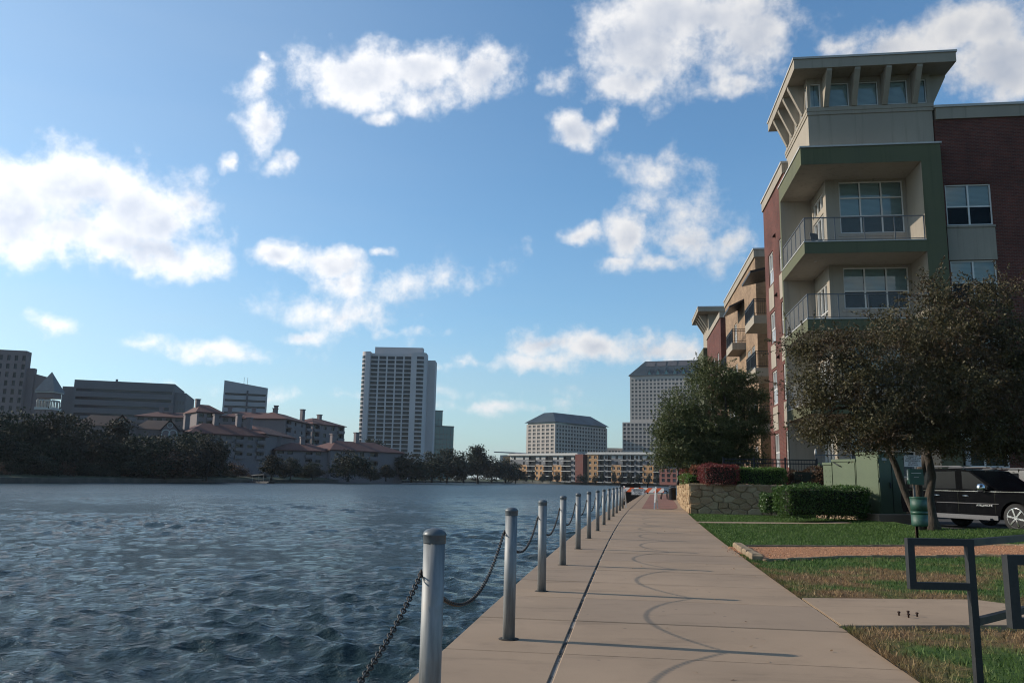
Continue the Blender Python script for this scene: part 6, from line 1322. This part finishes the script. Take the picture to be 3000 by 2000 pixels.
cabinet('tallest green utility cabinet with dark shaded end', c0, 1.10, 1.15, 2.17, doors); cabinet('middle green utility cabinet with black handle', c1 + cd * .004, 1.22, 1.0, 1.93, handle); cabinet('lowest green utility cabinet with rows of rivets', c2 + cd * .008, .48, .9, 1.82, rivets)
MB().poly_slab([(12.85, 28.75), (14.6, 29.4), (13.6, 32.6), (11.9, 32.1)], .02, pad_z, 0, .02).build('cabinet_pad', m_conc, label='concrete plinth under the green utility cabinets', cat='plinth')

# ---- dog waste station
ds = atlawn(2690, 1577); T = empty('pet_waste_station', ds); tag(T, 'pet waste station with sign, green bag box and green bin', 'station'); m_dg = M('dark green enamel', (0.014, 0.058, 0.036), .45, var=.2, vs=5, fine=.06, fs=40); Zs = 2.09 - ds.z
pole = MB(); pole.box(-.022, .022, .03, .05, -.1, Zs - .02); pole.build('pole', m_greym, T)
sgn = MB().box(-.215, .205, .015, .027, Zs - .285, Zs).build('sign', m_signw, T)
for k, (s_, w_) in enumerate((('CLEAN UP', .21), ('AFTER YOUR PET', .34), ('BAG DISPENSER &', .37), ('PET WASTE', .22), ('RECEPTACLE', .25))): text(sgn, s_, .048, (-.005, .0135, Zs - .042 - k * .05), m_ink, width=w_)
dz = 1.38 - ds.z; dsp = MB().prism([(-.17, 0), (.17, -.02), (.19, .10), (.165, .37), (-.165, .37), (-.18, .08)], -.11, .028, lambda p, q, s: (p, s, dz + q)).build('bag_dispenser', m_dg, T); MB().box(-.12, .12, -.113, -.1105, dz + .26, dz + .272).build('dispenser_print', m_trim, dsp); MB().box(-.06, .06, -.113, -.1105, dz + .17, dz + .178).build('dispenser_print', m_trim, dsp); MB().box(-.182, -.1685, -.06, .0, dz + .1, dz + .34).build('dispenser_print', m_trim, dsp)
def perforated():
    m, nt, b = new_mat('perforated green steel'); tc2 = nt.nodes.new('ShaderNodeTexCoord'); sp = nt.nodes.new('ShaderNodeSeparateXYZ'); nt.links.new(tc2.outputs['Object'], sp.inputs[0]); at2 = nt.nodes.new('ShaderNodeMath'); at2.operation = 'ARCTAN2'; nt.links.new(sp.outputs[1], at2.inputs[0]); nt.links.new(sp.outputs[0], at2.inputs[1])
    cb = nt.nodes.new('ShaderNodeCombineXYZ'); nt.links.new(at2.outputs[0], cb.inputs[0]); mz = nt.nodes.new('ShaderNodeMath'); mz.operation = 'MULTIPLY'; mz.inputs[1].default_value = 4.6; nt.links.new(sp.outputs[2], mz.inputs[0]); nt.links.new(mz.outputs[0], cb.inputs[1])
    vo = nt.nodes.new('ShaderNodeTexVoronoi'); vo.inputs['Scale'].default_value = 8.5; vo.inputs['Randomness'].default_value = .1; nt.links.new(cb.outputs[0], vo.inputs['Vector'])
    nt.links.new(mixc(nt, ramp(nt, vo.outputs['Distance'], .25, .32), (0.003, .008, .006), (0.02, .075, .05)), b.inputs['Base Color']); b.inputs['Roughness'].default_value = .5; bump(nt, b, vo.outputs['Distance'], .4, .01); return m
cz0, cz1 = .375 - ds.z, 1.07 - ds.z; cn_ = MB().lathe([(.17, 0), (.185, .05), (.19, .28)], 24).lathe([(.19, .36), (.19, .66)], 24).build('bin', perforated(), T, (-.03, -.19, cz0)); MB().lathe([(.192, .28), (.192, .36)], 24).build('band', m_dg, cn_); MB().lathe([(.192, .655), (.2, .66), (.2, .695), (.185, .70)], 24).build('rim', m_dg, cn_); MB().box(-.03, .03, .0, .03, -.12, cz0 + .05).build('pole_foot', m_rust, T, (0, .03, 0))

# ---- dark steel rails in the lower right corner
m_rail = M('charcoal painted square tube', (0.019, 0.021, 0.022), .55, var=.25, vs=5, fine=.1, fs=60, bmp=.1, bs=40)
def key_rail(lab, x, y, z_top, ang, ext, w=.044):
    T = empty('steel_rail', (x, y, 0), ang); tag(T, lab, 'railing', 'charcoal square tube rails'); h = w / 2; H_ = z_top; lw = .385; lb = H_ - .275
    def bar(nm, a, b): MB().box(min(a[0], b[0]) - (h if a[0] == b[0] else 0), max(a[0], b[0]) + (h if a[0] == b[0] else 0), -h, h, min(a[1], b[1]) - (h if a[1] == b[1] else 0), max(a[1], b[1]) + (h if a[1] == b[1] else 0)).build(nm, m_rail, T)
    bar('loop_side', (-lw, lb - h), (-lw, H_ + h)); bar('top_rail', (-lw + h, H_), (-h, H_)); bar('loop_base', (-lw + h, lb), (-h, lb)); bar('post', (0, -.1), (0, H_ + h))
    e = Vector(ext); n_ = e.length; d = e.normalized()
    for nm, z in (('top_rail', H_), ('mid_rail', H_ - .49)):
        ln = n_ if nm == 'top_rail' else n_; MB().obox((h + d.x * ln / 2 - .01, d.y * ln / 2, z - (0 if nm == 'top_rail' else 0)), d * (ln / 2), Vector((-d.y, d.x, 0)) * h * .98, (0, 0, h)).build(nm, m_rail, T)
    MB().box(h + d.x * n_ - h, h + d.x * n_ + h, d.y * n_ - h, d.y * n_ + h, -.1, H_ - h - .002).build('post', m_rail, T)
key_rail('farther charcoal steel rail with square loop on the near lawn', 2.985, 5.4, .955, 0, (1.7, 1.45, 0)); key_rail('nearest charcoal steel rail with square loop at the right edge', 2.28 + .385, 3.8, .985, 0, (1.7, .9, 0))

# ---- parked vehicles
m_paint = M('dusty black car paint', (0.003, 0.0032, 0.0042), .2, var=.3, vs=1.2, fine=.1, fs=3, spec=.04); m_paintg = M('grey car paint', (0.23, 0.225, 0.22), .35, .3, var=.1); m_cgl = dark_glass('tinted car glass', (0.010, 0.011, 0.013), .08, .22, .1); m_tyre = M('tyre rubber', (0.018, 0.018, 0.018), .85); m_chrome = M('bright chrome', (0.62, 0.62, 0.62), .12, 1.0, var=.05); m_clad = M('grey sill cladding', (0.10, 0.10, 0.105), .6)
def suv(lab, loc, rz, paint, badge=False):
    """local +x is forward, -y the side towards the camera; origin on the ground under the front wheel"""
    T = empty('parked_car', loc, rz); tag(T, lab, 'car', 'parked cars behind the lawn')
    lowp = [(-4.1, .45), (-4.15, .75), (-4.12, 1.13), (-1.15, 1.20), (.75, 1.10), (.88, .95), (.92, .55), (.85, .42), (.48, .40)] + [(.48 * math.cos(t), .42 + .48 * math.sin(t)) for t in (math.radians(a) for a in range(15, 180, 15))] + [(-.48, .36), (-2.82, .36)] + [(-3.3 + .48 * math.cos(t), .42 + .48 * math.sin(t)) for t in (math.radians(a) for a in range(15, 180, 15))] + [(-3.78, .42)]
    MB().prism(lowp, 0, 1.9, lambda p, q, s: (p, s, q)).build('body', paint, T)
    cabp = [(-4.05, 1.131), (-3.9, 1.75), (-3.5, 1.86), (-1.9, 1.88), (-1.45, 1.80), (-.55, 1.19), (-1.15, 1.201)]
    MB().prism([(-4.05, 1.131), (-3.9, 1.72), (-3.5, 1.86), (-1.95, 1.88), (-1.5, 1.82), (-.50, 1.185)], .09, 1.81, lambda p, q, s: (p, s + (-.0), q)).build('cabin', paint, T)
    def gl(nm, P): q = MB(); q.quad([(p, .083, z) for p, z in P]); q.build(nm, m_cgl, T)
    gl('side_window', [(-1.78, 1.24), (-.72, 1.22), (-1.5, 1.76), (-1.78, 1.79)]); gl('side_window', [(-2.85, 1.24), (-2.02, 1.24), (-2.02, 1.79), (-2.85, 1.78)]); gl('side_window', [(-3.85, 1.24), (-2.95, 1.24), (-2.95, 1.78), (-3.72, 1.72)])
    q = MB(); q.quad([(-.53, .16, 1.215), (-.53, 1.74, 1.215), (-1.44, 1.68, 1.795), (-1.44, .22, 1.795)]); w = q.build('windscreen', m_cgl, T); w.location = (.012, 0, .012)
    for z, a, b in ((1.165, -4.0, .4), (.80, -2.7, -.5)): MB().box(a, b, -.012, -.001, z, z + .018).build('side_trim', m_clad if z < 1 else m_chrome, T)
    MB().box(-2.78, -.52, -.05, -.001, .33, .46).build('sill', m_clad, T); MB().box(-2.6, -.7, -.16, -.051, .33, .38).build('running_board', m_clad, T)
    for x in (-1.72, -2.78): MB().tube([(x, -.002, 1.02), (x + .03, -.035, 1.03), (x + .2, -.035, 1.03), (x + .23, -.002, 1.02)], .016, 8).build('door_handle', m_chrome, T)
    for x in (-.62, -1.9, -2.9): MB().box(x - .004, x + .004, -.0025, .0, .5, 1.15).build('door_seam', m_core, T)
    MB().lathe([(.02, -.13), (.10, -.10), (.13, 0), (.10, .10), (.03, .14)], 14).build('mirror', m_chrome if badge else paint, T, (-.95, -.14, 1.28)); T.children[-1].scale = (1.0, .55, .7) ; T.children[-1].rotation_euler.y = 1.57
    MB().tube([(-.9, .08, 1.2), (-.95, -.1, 1.24)], .03, 6).build('mirror_arm', paint, T)
    for s in (.3, 1.6): MB().tube([(-3.6, s, 1.88), (-3.5, s, 1.94), (-2.0, s, 1.95), (-1.8, s, 1.88)], .022, 8).build('roof_rack', m_clad, T)
    for x in (0, -3.3):
        for ys, ye in ((.02, .27), (1.63, 1.88)):
            wl = MB(); prof = [(.20, 0), (.27, .0), (.30, .01), (.40, .012), (.42, .05), (.42, .2), (.40, .24), (.2, .25)]; wl.lathe(prof, 28); w = wl.build('wheel', m_tyre, T, (x, ys, .42)); w.rotation_euler.x = -math.pi / 2
            if ys < 1:
                rm = MB()
                for k in range(6):
                    t = k * math.pi / 3 + .2
                    for dd in (-.11, .11): rm.obox((.155 * math.cos(t + dd * .6), .155 * math.sin(t + dd * .6), -.002), (.125 * math.cos(t + dd * .3), .125 * math.sin(t + dd * .3), 0), (-.013 * math.sin(t), .013 * math.cos(t), 0), (0, 0, .012))
                rm.lathe([(.26, .012), (.285, -.002), (.295, .004), (.29, .02)], 28); rm.lathe([(.05, -.02), (.055, .0), (.06, .01)], 12); rm.build('rim', m_chrome, w)
                MB().lathe([(.255, .05), (.256, .06)], 24).build('brake_shadow', m_core, w)
    for s in (.25, 1.65): MB().box(.84, .915, s - .18, s + .18, .78, .98).build('headlight', m_chrome, T)
    MB().box(.86, .96, .05, 1.85, .42, .62).build('bumper', m_clad, T)
    if badge: text(T, 'AVALANCHE', .085, (-.97, -.016, .755), m_chrome, name='badge', width=.56)
    return T
hub = at(2975, 1518, 24.3); suv('dusty black pickup style car parked behind the oak', (hub.x, hub.y, .045), math.radians(-69), m_paint, True)
suv('grey car parked beyond the black one at the right edge', (hub.x + 2.9, hub.y + 1.4, .05), math.radians(-69), m_paintg)
# ---- small moored pontoon on the far shore
pb = shore_pt(765, 219); T = empty('pontoon_boat', (pb.x, pb.y, WATER_Z + .1), -.6); tag(T, 'small pale covered boat moored on the far shore', 'boat'); MB().prism([(-4.5, .35), (-4, -.15), (3.6, -.15), (4.8, .4)], -1.2, 1.2, lambda p, q, s: (p, s, q)).build('hull', m_clad, T); MB().prism([(-2.6, 1.9), (2.4, 2.1), (2.6, 2.2), (-2.4, 2.05)], -1.3, 1.3, lambda p, q, s: (p, s, q)).build('canopy', m_white2, T)
for x in (-2.3, 2.2):
    for y in (-1, 1): MB().tube([(x, y, .3), (x, y, 2.0)], .04, 6).build('canopy_post', m_trim, T)

# ---- a chair left out on the top balcony
T = empty('balcony_chair', bpt(1.05, 1.7, 12.652), -BA + .5); tag(T, 'black folding chair on the top corner balcony', 'chair')
MB().box(-.25, .25, -.24, .24, .42, .46).build('seat', m_blackm, T); MB().obox((.0, .28, .72), (.24, 0, 0), (0, .015, 0), (0, .06, .26)).build('backrest', m_blackm, T)
for x in (-.23, .23):
    for y0_, y1_ in ((-.24, .2), (.24, -.2)): MB().tube([(x, y0_, 0), (x, y1_, .42)], .014, 6).build('leg', m_blackm, T)

# ------------------------------------------------------------------ the air over the lake
def build_haze():
    mb = MB(); mb.box(-4100, 4100, -900, 5300, -3.2, 135); o = mb.build('haze', []); o['kind'] = 'stuff'; tag(o, 'thin pale haze over the whole lake basin', 'haze')
    m = bpy.data.materials.new('thin haze'); m.use_nodes = True; nt = m.node_tree; nt.nodes.remove(nt.nodes['Principled BSDF']); v = nt.nodes.new('ShaderNodeVolumePrincipled')
    v.inputs['Color'].default_value = (0.72, 0.80, 0.90, 1); v.inputs['Density'].default_value = 0.00007; v.inputs['Anisotropy'].default_value = 0.2; nt.links.new(v.outputs[0], nt.nodes['Material Output'].inputs['Volume'])
    o.data.materials.append(m)
build_haze()
